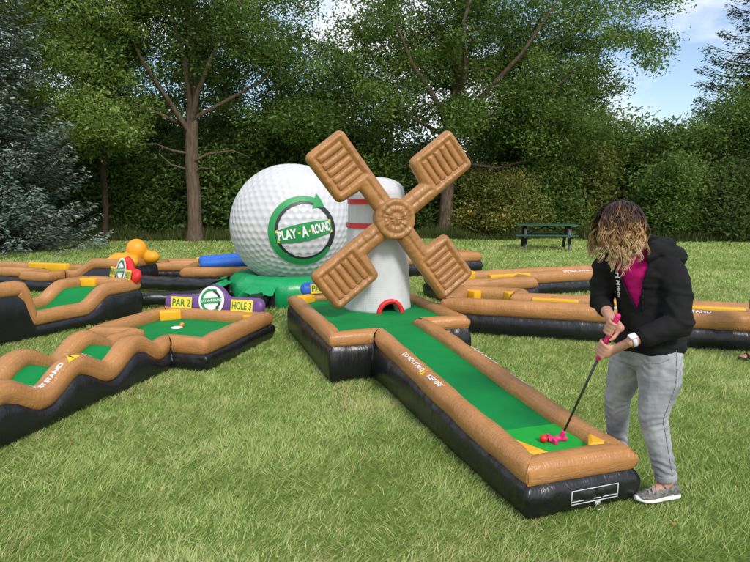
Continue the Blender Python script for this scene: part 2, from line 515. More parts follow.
def base_wall(poly, hf, m, parent, seed, bulge=0.045, name='base'):
    P = np.array(poly, float); n = len(P)
    pts, nrm, uu, dc = [], [], [], []
    acc = 0
    bis = []
    for i in range(n):
        d0 = P[i] - P[i - 1]; d1 = P[(i + 1) % n] - P[i]
        d0 = d0 / np.hypot(*d0); d1 = d1 / np.hypot(*d1)
        b = np.array([d0[1] + d1[1], -d0[0] - d1[0]]); bis.append(b / np.hypot(*b))
    for i in range(n):
        A, B = P[i], P[(i + 1) % n]
        L = np.hypot(*(B - A)); d = (B - A) / L; o = np.array([d[1], -d[0]])
        k = max(6, int(L / 0.02))
        for j in range(k):
            s = L * j / k
            f0, f1 = max(0, 1 - s / 0.06), max(0, 1 - (L - s) / 0.06)
            v = o * (1 - max(f0, f1)) + (bis[i] * f0 if f0 > f1 else bis[(i + 1) % n] * f1)
            pts.append(A + d * s); nrm.append(v / np.hypot(*v)); uu.append(acc + s); dc.append(min(s, L - s))
        acc += L
    pts, nrm, uu, dc = map(np.array, (pts, nrm, uu, dc))
    h = hf(pts[:, 0], pts[:, 1])
    lev = np.linspace(0, 1, 13)
    V, UV = [], []
    for e in lev:
        bl = bulge * np.sin(PI * (0.10 + 0.80 * e)) - 0.012
        bl = bl - 0.018 * np.clip((e - 0.82) / 0.18, 0, 1) ** 2
        fold = (0.007 * vn(uu * 15 + seed, e * 1.3, seed) * (0.15 + e ** 3) + 0.005 * vn(uu * 34, e * 2, seed + 4) * e ** 3
                + 0.010 * vn(uu * 2.4, e * 1.5, seed + 9) + 0.008 * np.exp(-dc / 0.12) * vn(uu * 28, e * 6, seed + 2))
        tk = 1 - 0.5 * np.exp(-dc / 0.10) * (1 - e) * 0.5
        o = bl * tk + fold
        V.append(np.stack([pts[:, 0] + nrm[:, 0] * o, pts[:, 1] + nrm[:, 1] * o, h * e + 0.004], -1))
        UV.append(np.stack([uu, np.full_like(uu, e * 0.25)], -1))
    V = np.concatenate(V); UV = np.concatenate(UV)
    return mobj(name, V, grid_faces(len(lev), len(pts), wrap_v=True, flip=True), m, parent, UV)

def turf_sheet(rects, hf, m, parent, name='turf', lift=0.012, step=0.035):
    for x0, x1, y0, y1 in rects:
        nx, ny = max(2, int((x1 - x0) / step)), max(2, int((y1 - y0) / step))
        X, Y = np.meshgrid(np.linspace(x0, x1, nx), np.linspace(y0, y1, ny), indexing='ij')
        Z = hf(X, Y) + lift + 0.003 * vn(X * 4, Y * 4, 2.0)
        mobj(name, np.stack([X.ravel(), Y.ravel(), Z.ravel()], -1), grid_faces(nx, ny), m, parent)

def lane(name, label, loc, rz, poly, hf, rects, r=0.09, group=None, seed=1.0, sit=0.72, lift=.03):
    """an inflatable golf lane: black base, green turf, tan side tubes. poly runs anticlockwise"""
    root = empty(name, (*loc, 0), rz, label, 'golf lane', group)
    base_wall(poly, hf, M['black'], root, seed)
    turf_sheet(rects, hf, M['turf'], root, 'turf', lift)
    ip = inset(poly, r * 0.86); tn = turns(poly)
    tubes = []
    for i in range(len(ip)):
        j = (i + 1) % len(ip)
        tb = Tube(ip[i], ip[j], r, lambda x, y: hf(x, y) + r * sit, tn[i], tn[j], seed * 3.1 + i * 1.7)
        tb.build('side_tube', M['tan'], root, 22 if seed < 8 else 16, .022 if seed < 8 else .034)
        tubes.append(tb)
    return root, tubes

def poly_sdf(poly):
    P = np.array(poly, float)
    def f(X, Y):
        d2 = np.full(X.shape, 1e9); ins = np.zeros(X.shape, bool)
        n = len(P)
        for i in range(n):
            a, b = P[i], P[(i + 1) % n]
            e = b - a
            wx, wy = X - a[0], Y - a[1]
            t = np.clip((wx * e[0] + wy * e[1]) / (e @ e), 0, 1)
            d2 = np.minimum(d2, (wx - e[0] * t) ** 2 + (wy - e[1] * t) ** 2)
            c = ((a[1] > Y) != (b[1] > Y)) & (X < (b[0] - a[0]) * (Y - a[1]) / (b[1] - a[1] + 1e-12) + a[0])
            ins ^= c
        d = np.sqrt(d2)
        return np.where(ins, d, -d)       # positive inside
    return f

def pillow(name, din, bb, cell, front, back, m, parent, xf):
    """inflated shape with outline din(X,Y)=0 (positive inside); xf maps (u, v, w) to the parent's space"""
    x0, x1, y0, y1 = bb
    nx, ny = int((x1 - x0) / cell) + 2, int((y1 - y0) / cell) + 2
    X, Y = np.meshgrid(np.linspace(x0, x1, nx), np.linspace(y0, y1, ny), indexing='ij')
    D = din(X, Y)
    ok = D > 0
    cells = ok[:-1, :-1] | ok[1:, :-1] | ok[1:, 1:] | ok[:-1, 1:]
    used = np.zeros_like(ok)
    used[:-1, :-1] |= cells; used[1:, :-1] |= cells; used[1:, 1:] |= cells; used[:-1, 1:] |= cells
    for _ in range(3):
        e = 1e-4
        D = din(X, Y)
        gx_ = (din(X + e, Y) - din(X - e, Y)) / (2 * e); gy_ = (din(X, Y + e) - din(X, Y - e)) / (2 * e)
        out = used & (D < 0)
        X = np.where(out, X - gx_ * D, X); Y = np.where(out, Y - gy_ * D, Y)
    D = np.maximum(din(X, Y), 0)
    rim = used & ~ok
    idx = -np.ones(X.shape, int); idx[used] = np.arange(used.sum())
    u, v, d = X[used], Y[used], np.where(rim[used], 0, D[used])
    zf, zb = front(d, u, v), -back(d, u, v)
    zf = np.where(rim[used], 0, zf); zb = np.where(rim[used], 0, zb)
    A = xf(u, v, zf); nA = len(A)
    idb = -np.ones(X.shape, int)
    inner = used & ~rim
    idb[inner] = nA + np.arange(inner.sum()); idb[rim] = idx[rim]
    s = inner[used]
    B = xf(u[s], v[s], zb[s])
    i, j = np.nonzero(cells)
    q = lambda I: np.stack([I[i, j], I[i + 1, j], I[i + 1, j + 1], I[i, j + 1]], -1)
    F = np.concatenate([q(idx), q(idb)[:, ::-1]])
    return mobj(name, np.concatenate([A, B]), F, m, parent)

def puff(T, w):
    return lambda d, u, v: T * np.sqrt(np.clip(1 - (1 - np.clip(d / w, 0, 1)) ** 2, 0, 1)) + 0.004 * vn(u * 14, v * 14, 3.0) * np.clip(d / w, 0, 1)

def block(name, m, parent, c, size, rz=0.0, z0=0.0, bev=0.018):
    """soft inflated bumper block"""
    b = MB(); b.box((0, 0, 0), size)
    me = b.data(name, m)
    me = bake(me, [('BEVEL', dict(width=min(bev, min(size) * 0.45), segments=3, limit_method='NONE'))])
    me.polygons.foreach_set('use_smooth', np.ones(len(me.polygons), dtype=bool))
    o = link(name, me, parent); o.location = (c[0], c[1], c[2]); o.rotation_euler = (0, 0, rz)
    return o

def wedge(name, m, parent, corner, dx, dy, z, h):
    """triangular corner deflector: right angle at corner, legs dx and dy"""
    x, y = corner
    ins = 0.012
    sx, sy = (1 if dx > 0 else -1), (1 if dy > 0 else -1)
    b = [(x, y), (x + dx, y), (x, y + dy)]
    t = [(x + sx * ins, y + sy * ins), (x + dx - sx * ins * 3, y + sy * ins), (x + sx * ins, y + dy - sy * ins * 3)]
    V = [(*p, z) for p in b] + [(*p, z + h * 0.8) for p in b] + [(*p, z + h) for p in t]
    F = [(0, 1, 4, 3), (1, 2, 5, 4), (2, 0, 3, 5), (3, 4, 7, 6), (4, 5, 8, 7), (5, 3, 6, 8), (6, 7, 8), (2, 1, 0)]
    o = mobj(name, V, F, m, parent, smooth=False)
    return o

def hole_sign(root, name, m, cx, y, z, half, par, hole, scale=1.0, tilt=R(12), yaw=0.0):
    """rounded inflatable sign: long bar with a round crest, two number plates and a roundel"""
    k = scale
    def din(X, Y):
        qx = np.abs(X) - (half - 0.085 * k)
        bar = 0.085 * k - np.hypot(np.maximum(qx, 0), Y - 0.085 * k)
        bar = np.where(qx < 0, 0.085 * k - np.abs(Y - 0.085 * k), bar)
        mound = 0.165 * k - np.hypot(X / 1.0, Y - 0.12 * k)
        sh = np.minimum(0.17 * k - np.abs(X) * 0.62 + 0.085 * k * 0.6 - np.maximum(Y - 0.06 * k, 0) * 0.9, Y + 0.0) * 0.75
        a = np.maximum(bar, mound)
        hh = np.clip(0.5 + 0.5 * (sh - a) / 0.03, 0, 1)
        return a + (sh - a) * hh * (hh > 0.5)
    ct, st = math.cos(tilt), math.sin(tilt)
    cy_, sy_ = math.cos(yaw), math.sin(yaw)
    def xf(u, v, w):
        q = v * st - w * ct
        return np.stack([cx + u * cy_ - q * sy_, y + u * sy_ + q * cy_, z + v * ct + w * st * 0.3], -1)
    s = pillow(name, din, (-half - .02, half + .02, -.02, .32 * k), 0.02, puff(0.055 * k, 0.07 * k), puff(0.05 * k, 0.07 * k), m, root, xf)
    # roundel
    def disc(nm, r0, r1, lift, mm, par_, a0=0, a1=2 * PI, n=48, sx=1.0):
        A = np.linspace(a0, a1, n); V = []
        for rr in (r0, r1): V += [(rr * math.cos(t) * sx, 0.13 * k + rr * math.sin(t)) for t in A]
        V = np.array(V); F = [(i, i + 1, n + i + 1, n + i) for i in range(n - 1)]
        o = mobj(nm, xf(V[:, 0], V[:, 1], np.full(len(V), 0.062 * k + lift)), F, mm, par_, smooth=False)
        return o
    rd = disc('roundel', 0.0, 0.145 * k, 0.003, M['white_print'], s)
    disc('roundel_ring', 0.095 * k, 0.122 * k, 0.006, M['logo_green'], s, R(60), R(325))
    disc('roundel_arc', 0.085 * k, 0.108 * k, 0.009, M['logo_dark'], s, R(-50), R(80))
    def flat(nm, pts, lift, mm, F=None):
        V = np.array(pts, float)
        return mobj(nm, xf(V[:, 0], V[:, 1], np.full(len(V), 0.062 * k + lift)), F or [tuple(range(len(V)))], mm, s, smooth=False)
    flat('roundel_banner', [(-.115 * k, .09 * k), (.11 * k, .115 * k), (.115 * k, .17 * k), (-.11 * k, .145 * k)], 0.012, M['logo_green'])
    V, F = text_mesh('PLAY-A-ROUND', 0.036 * k, 0.0008); V = V + np.array([0, 0.131 * k]); V[:, 1] += V[:, 0] * 0.11
    flat('roundel_lettering', V, 0.014, M['white_print'], F)
    for sx, txt in ((-1, par), (1, hole)):
        px = sx * (half * 0.60)
        w, h = half * 0.21, 0.062 * k
        pl = flat('number_plate', [(px - w, .09 * k - h), (px + w, .09 * k - h), (px + w, .09 * k + h), (px - w, .09 * k + h)], 0.004, M['plate_yellow'])
        V, F = text_mesh(txt, 0.105 * k, 0.002)
        wd = np.ptp(V[:, 0]); V[:, 0] *= min(1.0, w * 1.75 / wd); V = V + np.array([px, .088 * k])
        flat('plate_lettering', V, 0.008, M['print_green'], F)
    return s

# ------------------------------------------------------------------ the windmill lane
sm = lambda t: np.clip(t, 0, 1) ** 2 * (3 - 2 * np.clip(t, 0, 1))
def h_wind(x, y): return 0.178 + 0.155 * sm(np.asarray(y) / 3.0) + 0 * np.asarray(x)
WP = [(0, 0), (.66, 0), (.66, 2.72), (1.08, 2.72), (1.08, 4.55), (-.40, 4.55), (-.40, 2.45), (0, 2.45)]
WROT = math.atan2(.313, .95)
wind, wt = lane('golf_lane', 'tan edged golf lane with green turf that the windmill stands on', (0.76, 2.73), WROT, WP, h_wind,
                [(.06, .60, .05, 2.79), (-.34, .06, 2.52, 2.79), (-.34, 1.02, 2.79, 4.5)], r=0.074, seed=1.3, group='inflatable golf lanes', sit=.60, lift=.045)
turf_sheet([(.09, .57, .10, .52)], h_wind, M['mat_green'], wind, 'tee_mat', 0.053)
wedge('corner_wedge', M['yellow'], wind, (.60, .12), -.15, .20, h_wind(0, .2) + .045, .062)
wedge('corner_wedge', M['yellow'], wind, (.085, .13), .12, .24, h_wind(0, .2) + .045, .062)
block('corner_block', M['yellow'], wind, (-.22, 4.36, h_wind(0, 4.4) + .07), (.2, .12, .12), R(35))
block('corner_block', M['yellow'], wind, (.90, 4.36, h_wind(0, 4.4) + .07), (.2, .12, .12), R(-35))
hole_sign(wind, 'hole_sign', M['blue'], .34, 4.50, h_wind(0, 4.5) + .10, .60, 'PAR 3', 'HOLE 5', 0.95)
# printing on the two long tubes
lt = wt[7]      # runs from (0,2.45) to (0,0)
for sdec, txt, sz in ((.90, 'DO NOT STAND', .050), (1.29, 'KEEP OFF', .050)):
    decal_on_tube(lt, txt, sz, sdec, PI / 2 - .38, M['white_print'], wind, 'lettering', False, 0.0012)
warning_on_tube(lt, 1.11, PI / 2 - .38, .07, wind)
rt = wt[1]      # right long tube runs away from the tee
for sdec, txt in ((1.55, 'DO NOT STAND'), (1.02, 'KEEP OFF')):
    decal_on_tube(rt, txt, .058, sdec, PI / 2 - .55, M['white_print'], wind, 'lettering', False, 0.0012)
warning_on_tube(rt, 1.27, PI / 2 - .55, .08, wind)
# carry handle with white stitching and a tie-down ring on the end wall
def handle(root):
    V, UV = [], []
    nx, nz = 26, 9
    X, Z = np.meshgrid(np.linspace(.235, .525, nx), np.linspace(.052, .132, nz), indexing='ij')
    Y = -0.022 - 0.012 * np.sin((Z - .052) / .08 * PI) - 0.008 * vn(X * 38, Z * 12, 2.2)
    h = mobj('carry_handle', np.stack([X.ravel(), Y.ravel() - .004, Z.ravel()], -1), grid_faces(nx, nz, flip=False), M['black'], root, np.stack([X.ravel(), Z.ravel()], -1))
    b = MB()
    for z in (.056, .070, .128): b.beam((.238, -.036, z), (.522, -.036, z + .002), .004, .0035)
    for x in (.238, .522): b.beam((x, -.036, .054), (x, -.036, .130), .004, .0035)
    b.build('stitching', M['thread'], h)
    b = MB(); b.box((.41, -.022, .038), (.03, .006, .03), bev=.002)
    tabm = b.build('ring_tab', M['thread'], root)
    n, k = 24, 8
    V = []
    for i in range(n):
        a = 2 * PI * i / n
        for j in range(k):
            t = 2 * PI * j / k
            rr = .020 + .0032 * math.cos(t)
            V.append((.41 + rr * math.cos(a) * .85, -.03 + .0032 * math.sin(t), .016 + rr * math.sin(a)))
    mobj('tie_ring', V, grid_faces(n, k, True, True), M['steel'], root)
handle(wind)

# ------------------------------------------------------------------ the windmill
WZ = float(h_wind(0, 3.8)) + 0.044
mill = empty('windmill', (*(Vector((0.76, 2.73)) + Vector((.475 * .95 - 3.80 * .313, .475 * .313 + 3.80 * .95))), WZ), WROT,
             'inflatable white windmill tower with four tan blades', 'windmill')
def make_tower():
    n = 96
    th = np.linspace(0, 2 * PI, n, endpoint=False)
    oc = np.cos(PI / 8) / np.cos(((th + PI / 8) % (PI / 4)) - PI / 8)
    zs = np.concatenate([np.linspace(0, 1.30, 48), 1.30 + 0.15 * np.sin(np.linspace(0.08, PI / 2, 12))])
    V = []
    for z in zs:
        r = .385 - .075 * min(z, 1.3) / 1.3
        if z > 1.30: r *= math.sqrt(max(0.0, 1 - ((z - 1.30) / .1501) ** 2)) * 0.98 + 0.0
        seam = 1 - 0.018 * np.exp(-((th + PI / 8) % (PI / 4) / 0.05) ** 2) - 0.018 * np.exp(-((PI / 4 - (th + PI / 8) % (PI / 4)) / 0.05) ** 2)
        rr = r * (0.65 * oc + 0.35 * 1.03) * seam + 0.006 * vn(np.cos(th) * 2, np.sin(th) * 2, z * 2.5) + 0.003 * vn(th * 6, z * 12, 2.0)
        V.append(np.stack([rr * np.sin(th), -rr * np.cos(th), np.full(n, z)], -1))
    V = np.concatenate(V)
    me = mesh_data('tower', V, grid_faces(len(zs), n, wrap_v=True, flip=True), M['tower_white'])
    cb = MB(); cb.cone((0.03, -.6, .0), (0.03, -.12, .0), .105, .105, 32)
    co = link('cutter', cb.data('cutter', None))
    out = bake(me, [('SOLIDIFY', dict(thickness=0.02, offset=-1)), ('BOOLEAN', dict(object=co, operation='DIFFERENCE', solver='EXACT'))])
    bpy.data.objects.remove(co)
    out.polygons.foreach_set('use_smooth', np.ones(len(out.polygons), dtype=bool))
    return link('tower', out, mill)
tower = make_tower()
def band(z, hgt):
    n = 64
    th = np.linspace(R(-170), R(-12), n)
    V = []
    for zz in (z, z + hgt / 2, z + hgt):
        r = (.385 - .075 * zz / 1.3)
        oc = np.cos(PI / 8) / np.cos(((th + PI / 8) % (PI / 4)) - PI / 8)
        rr = r * (0.65 * oc + 0.35 * 1.03) + .007
        V.append(np.stack([rr * np.sin(th), -rr * np.cos(th), np.full(n, zz)], -1))
    mobj('red_band', np.concatenate(V), grid_faces(3, n), M['red'], tower)
band(.90, .055); band(1.155, .058)
def arch():
    n, k = 28, 12
    V = []
    for i in range(n + 1):
        a = PI * i / n
        for j in range(k):
            t = 2 * PI * j / k
            rr = .128 + .026 * math.cos(t)
            V.append((.03 + rr * math.cos(a), -.372 + .028 * math.sin(t) + .03 * rr * math.sin(a), rr * math.sin(a)))
    mobj('door_arch', V, grid_faces(n + 1, k, wrap_v=True), M['red'], tower)
    V = []
    k = 3
    for i in range(n + 1):
        a = PI * i / n
        for y_, r_ in ((-.385, .105), (-.30, .102), (-.2, .102)):
            V.append((.03 + r_ * math.cos(a), y_, r_ * math.sin(a)))
    mobj('door_liner', V, grid_faces(n + 1, 3), M['tower_white'], tower)
arch()
HUB = Vector((.02, -.47, 1.385 - WZ))
def hub():
    prof = [(0.0, .055), (.035, .056), (.05, .05), (.062, .040), (.075, .052), (.095, .060), (.118, .052), (.130, .040), (.142, .052), (.165, .060), (.185, .05), (.196, .02), (.198, -.02), (.185, -.05), (.12, -.06), (0, -.06)]
    n = 72
    th = np.linspace(0, 2 * PI, n, endpoint=False)
    V = []
    for r, z in prof:
        r, z = r * 1.1, z * 1.1
        w = 1 + 0.16 * vn(th * 7, r * 18, 1.0) * (r > .05) + .10 * vn(th * 16, r * 30, 5.0) * (r > .05)
        V.append(np.stack([HUB.x + r * np.cos(th), np.full(n, HUB.y - .045) - z * w - 0.004 * vn(np.cos(th) * 5, np.sin(th) * 5, r * 20), HUB.z + r * np.sin(th)], -1))
    return mobj('hub', np.concatenate(V), grid_faces(len(prof), n, wrap_v=True, flip=False), M['tan_blade'], mill)
hub()
b = MB(); b.cone(HUB + Vector((0, 0, 0)), HUB + Vector((0, .26, 0)), .15, .17, 32); b.build('hub_shaft', M['tan_blade'], mill)
BP = [(.12, -.105), (1.05, -.105), (1.05, .375), (.475, .375), (.445, .115), (.12, .115)]
ipb = inset(BP, .07)
bsd = poly_sdf(ipb)
PAN = poly_sdf([(.555, -.025), (.975, -.025), (.975, .30), (.555, .30)])
def bdin(X, Y): return bsd(X, Y) + .07
slat_me = None
def blade(th):
    c, s = math.cos(th), math.sin(th)
    sd = th * 7
    def xf(u, v, w): return np.stack([HUB.x + u * c - v * s, HUB.y - w + 0.012 * vn(u * 1.5, v * 1.5, sd), HUB.z + u * s + v * c], -1)
    def front(d, u, v):
        z = .080 * np.sqrt(np.clip(1 - (1 - np.clip(d / .085, 0, 1)) ** 2, 0, 1))
        pn = np.clip(PAN(u, v) / .022, -1, 1)
        z = z - .036 * np.clip(pn * .5 + .5, 0, 1)
        arm = np.exp(-((v - .0) / .012) ** 2) * (u < .50) * np.clip((u - .2) / .05, 0, 1)
        z = z - .014 * arm
        cr = vn(u * 26 + sd, v * 9, 1.1 + sd) * .005 + vn(u * 60, v * 26, 4 + sd) * .0024 + vn(u * 7, v * 7, sd) * .005
        return z + cr * np.clip(d / .03, 0, 1)
    o = pillow('blade', bdin, (.10, 1.11, -.14, .41), .0105, front, puff(.055, .07), M['tan_blade'], mill, xf)
    # cross slats inside the frame
    for i in range(5):
        u0 = .562 + i * .082
        def din(X, Y, u0=u0):
            qx, qy = np.abs(X - u0 - .041) - .0255, np.abs(Y - .1375) - .138
            return .015 - np.hypot(np.maximum(qx, 0), np.maximum(qy, 0)) - np.minimum(np.maximum(qx, qy), 0)
        def xs(u, v, w): return np.stack([HUB.x + u * c - v * s, HUB.y - .034 - w + 0.012 * vn(u * 1.5, v * 1.5, sd), HUB.z + u * s + v * c], -1)
        pillow('slat', din, (u0 - .01, u0 + .1, -.04, .315), .0105, lambda d, u, v: .036 * np.sqrt(np.clip(1 - (1 - np.clip(d / .04, 0, 1)) ** 2, 0, 1)) + vn(u * 30, v * 14, 2 + sd) * .002, lambda d, u, v: d * 0 + .01, M['tan_blade'], o, xs)
for k in range(4): blade(R(37.5 + 90 * k))

# ------------------------------------------------------------------ giant golf ball
BC = Vector((-1.335, 9.45, 1.17)); BR = 0.985
gball = empty('giant_golf_ball', (BC.x, BC.y, 0), 0, 'giant white inflatable golf ball with a round green logo on a green base', 'inflatable ball')
def geodesic(freq):
    bm = bmesh.new(); bmesh.ops.create_icosphere(bm, subdivisions=1, radius=1.0)
    bm.verts.ensure_lookup_table()
    pts = []
    for f in bm.faces:
        a, b_, c = [np.array(v.co) for v in f.verts]
        for i in range(freq + 1):
            for j in range(freq + 1 - i):
                p = (a * i + b_ * j + c * (freq - i - j)) / freq
                pts.append(p / np.linalg.norm(p))
    bm.free()
    pts = np.array(pts)
    return np.unique(np.round(pts, 4), axis=0)
def make_ball():
    bm = bmesh.new(); bmesh.ops.create_icosphere(bm, subdivisions=7, radius=1.0)
    bm.verts.ensure_lookup_table()
    V = np.array([v.co[:] for v in bm.verts]); F = np.array([[v.index for v in f.verts] for f in bm.faces])
    bm.free()
    V /= np.linalg.norm(V, axis=1)[:, None]
    C = geodesic(10)
    D = np.empty(len(V))
    for k in range(0, len(V), 4000):
        D[k:k + 4000] = np.arccos(np.clip((V[k:k + 4000] @ C.T).max(1), -1, 1))
    rad = .058
    t = np.clip(D / rad, 0, 1)
    disp = -.0135 * (1 - t * t) ** 1.2
    lobes = .006 * vn(V[:, 0] * 2, V[:, 1] * 2, V[:, 2] * 2)
    P = V * (BR * (1 + disp + lobes))[:, None]
    P[:, 2] = P[:, 2] * .985 + BC.z
    return mobj('ball', P, F, M['ball_white'], gball)
ballo = make_ball()
fdir = Vector((-BC.x, -BC.y, 0)).normalized()
rdir = Vector((-fdir.y, fdir.x, 0))
ldir = (fdir * 1.0 + rdir * .19 + Vector((0, 0, -.05))).normalized()
lr = Vector((0, 0, 1)).cross(ldir).normalized(); lu = ldir.cross(lr)
def on_ball(V2, lift):
    x, y = V2[:, 0], V2[:, 1]
    rho = np.hypot(x, y) + 1e-9
    a = rho / BR
    D = np.outer(np.cos(a), np.array(ldir)) + np.outer(np.sin(a) * x / rho, np.array(lr)) + np.outer(np.sin(a) * y / rho, np.array(lu))
    P = D * (BR * (1 + .006 * vn(D[:, 0] * 2, D[:, 1] * 2, D[:, 2] * 2)) + lift)[:, None]
    P[:, 2] = P[:, 2] * .985 + BC.z
    return P
def ball_print(name, V2, F, lift, m, parent=None):
    return mobj(name, on_ball(np.array(V2, float), lift), F, m, parent or ballo)
def arc(a0, a1, ri, ro, n=90, k=6):
    V = []
    for i in range(n + 1):
        f = i / n; a = a0 + (a1 - a0) * f
        r0, r1 = ri(f), ro(f)
        V += [((r0 + (r1 - r0) * j / k) * math.cos(a), (r0 + (r1 - r0) * j / k) * math.sin(a)) for j in range(k + 1)]
    return V, grid_faces(n + 1, k + 1, flip=False)
V, F = arc(R(-128), R(98), lambda f: .405 + .01 * math.sin(f * PI), lambda f: .43 + .075 * math.sin(PI * f) ** .7); ball_print('dark_ring', V, F, .004, M['logo_dark'])
V, F = arc(R(98), R(232), lambda f: .400, lambda f: .445); ball_print('dark_ring', V, F, .004, M['logo_dark'])
V, F = arc(R(68), R(325), lambda f: .44 + .01 * f, lambda f: .56 - .045 * max(0, (f - .75) / .25) ** 2 - .03 * (1 - f)); ball_print('green_arrow', V, F, .008, M['logo_green'])
ah = []
for i in range(9):
    f = i / 8
    a = R(70 - 22 * f)
    rm, hw = .485 - .01 * f, .135 * (1 - f)
    ah += [((rm + hw * (j / 4 - 1)) * math.cos(a), (rm + hw * (j / 4 - 1)) * math.sin(a)) for j in range(9)]
ball_print('arrow_head', ah, grid_faces(9, 9), .010, M['logo_green'])
bn = []
ct, st = math.cos(R(11)), math.sin(R(11))
def tilt2(x, y, dx=0.0, dy=-0.01): return (x * ct - y * st + dx, x * st + y * ct + dy)
for i in range(41):
    x = -.43 + .86 * i / 40
    hh = .085 + .045 * (1 - (x / .43) ** 2)
    bn += [tilt2(x, hh * (j / 4 - 1)) for j in range(9)]
ban = ball_print('banner', bn, grid_faces(41, 9), .014, M['logo_green'])
for word, x0, x1, sz in (('PLAY', -.40, -.125, .155), ('A', -.055, .04, .19), ('ROUND', .10, .405, .155)):
    V, F = text_mesh(word, sz, 0.006, 0.03)
    w = np.ptp(V[:, 0]); V[:, 0] = (V[:, 0] - V[:, 0].min()) / w * (x1 - x0) + x0
    V[:, 1] *= 1.2
    V = np.array([tilt2(x, y) for x, y in V])
    ball_print('lettering', V, F, .020, M['white_print'])
for x in (-.09, .07):
    ball_print('lettering_dash', [tilt2(x - .018, -.014), tilt2(x + .018, -.014), tilt2(x + .018, .014), tilt2(x - .018, .014)], [(0, 1, 2, 3)], .020, M['logo_yellow'])
for sx in (-1, 1):
    for sy in (-1, 1):
        p = [tilt2(sx * .43, sy * .09), tilt2(sx * .385, sy * .105), tilt2(sx * .39, sy * .085), tilt2(sx * .415, sy * .05)]
        ball_print('corner_bracket', p, [(0, 1, 2, 3)], .019, M['logo_yellow'])
def ball_base():
    n = 160
    th = np.linspace(0, 2 * PI, n, endpoint=False)
    prof = [(1.02, 0.0), (1.05, .05), (1.075, .14), (1.07, .24), (1.03, .33), (.95, .40), (.83, .43), (.70, .41), (.60, .36)]
    V = []
    for i, (r, z) in enumerate(prof):
        oc = np.cos(PI / 8) / np.cos(((th) % (PI / 4)) - PI / 8)
        se = -0.02 * np.exp(-(np.minimum(th % (PI / 4), PI / 4 - th % (PI / 4)) / .03) ** 2)
        rr = r * (.5 + .5 * oc) + se + .012 * vn(np.cos(th) * 4, np.sin(th) * 4, z * 6) + .007 * vn(th * 9, z * 8, 4.0)
        V.append(np.stack([rr * np.cos(th), rr * np.sin(th), np.full(n, z)], -1))
    return mobj('base', np.concatenate(V), grid_faces(len(prof), n, wrap_v=True, flip=True), M['base_green'], gball)
gbase = ball_base()
def flap(th0, w, z1):
    """torn looking green flap over a duct opening, black mouth below"""
    V = []
    n = 14
    for i in range(n + 1):
        a = th0 + (i / n - .5) * w
        jag = .05 * vn(i * .9, th0 * 5, 1.0) + .06 * abs(i / n - .5)
        for r, z in ((1.06, z1), (1.13, z1 - .03), (1.24, z1 - .10 + jag), (1.30, z1 - .15 + jag * 1.6)):
            V.append((r * math.cos(a), r * math.sin(a), z))
    mobj('flap', V, grid_faces(n + 1, 4), M['base_green'], gbase)
    V = []
    for i in range(n + 1):
        a = th0 + (i / n - .5) * w * .92
        for z in (.02, .12, z1 - .02): V.append((1.097 * math.cos(a), 1.097 * math.sin(a), z))
    mobj('duct_mouth', V, grid_faces(n + 1, 3, flip=True), M['print_black'], gbase)
flap(R(205), R(24), .33); flap(R(252), R(26), .33); flap(R(180), R(20), .34)

def duct(label, pts, r, seed):
    """black air duct lying on the grass"""
    P = np.array(pts, float)
    L = np.concatenate([[0], np.cumsum(np.linalg.norm(np.diff(P, axis=0), axis=1))])
    s = np.linspace(0, L[-1], max(12, int(L[-1] / .03)))
    C = np.stack([np.interp(s, L, P[:, k]) for k in range(3)], -1)
    for _ in range(6): C[1:-1] = (C[:-2] + C[1:-1] * 2 + C[2:]) / 4
    T = np.gradient(C, axis=0); T /= np.linalg.norm(T, axis=1)[:, None]
    S = np.cross(T, [0, 0, 1]); S /= np.linalg.norm(S, axis=1)[:, None]; N = np.cross(S, T)
    ph = np.linspace(0, 2 * PI, 16, endpoint=False)
    rr = r * (1 + .10 * vn(s[:, None] * 7 + seed, ph[None] * 1.0, seed) + .05 * vn(s[:, None] * 24, ph[None] * 2.0, seed))
    V = C[:, None] + S[:, None] * (np.cos(ph)[None] * rr)[..., None] + N[:, None] * (np.sin(ph)[None] * rr * .85)[..., None]
    uv = np.stack([np.repeat(s, 16), np.tile(ph * r, len(s))], -1)
    o = mobj('air_duct', V.reshape(-1, 3), grid_faces(len(s), 16, wrap_v=True), M['black'], None, uv)
    return tag(o, label, 'air duct', 'black air ducts feeding the golf lanes')
def bp(deg, r, z): return (BC.x + r * math.cos(R(deg)), BC.y + r * math.sin(R(deg)), z)
duct('black air duct from the ball base to the lane with the orange bumps', [bp(180, 1.0, .17), (-2.9, 9.6, .16), (-3.4, 9.75, .17), (-4.0, 9.9, .17)], .14, 1)
duct('black air duct from the ball base to the lane with the red sign', [bp(205, 1.0, .14), (-2.7, 8.75, .12), (-3.2, 8.5, .13), (-3.75, 8.35, .13)], .115, 2)
duct('black air duct from the ball base to the purple sign', [bp(252, .95, .16), (-1.68, 8.2, .15), (-1.72, 7.5, .15), (-1.68, 6.7, .14)], .125, 3)

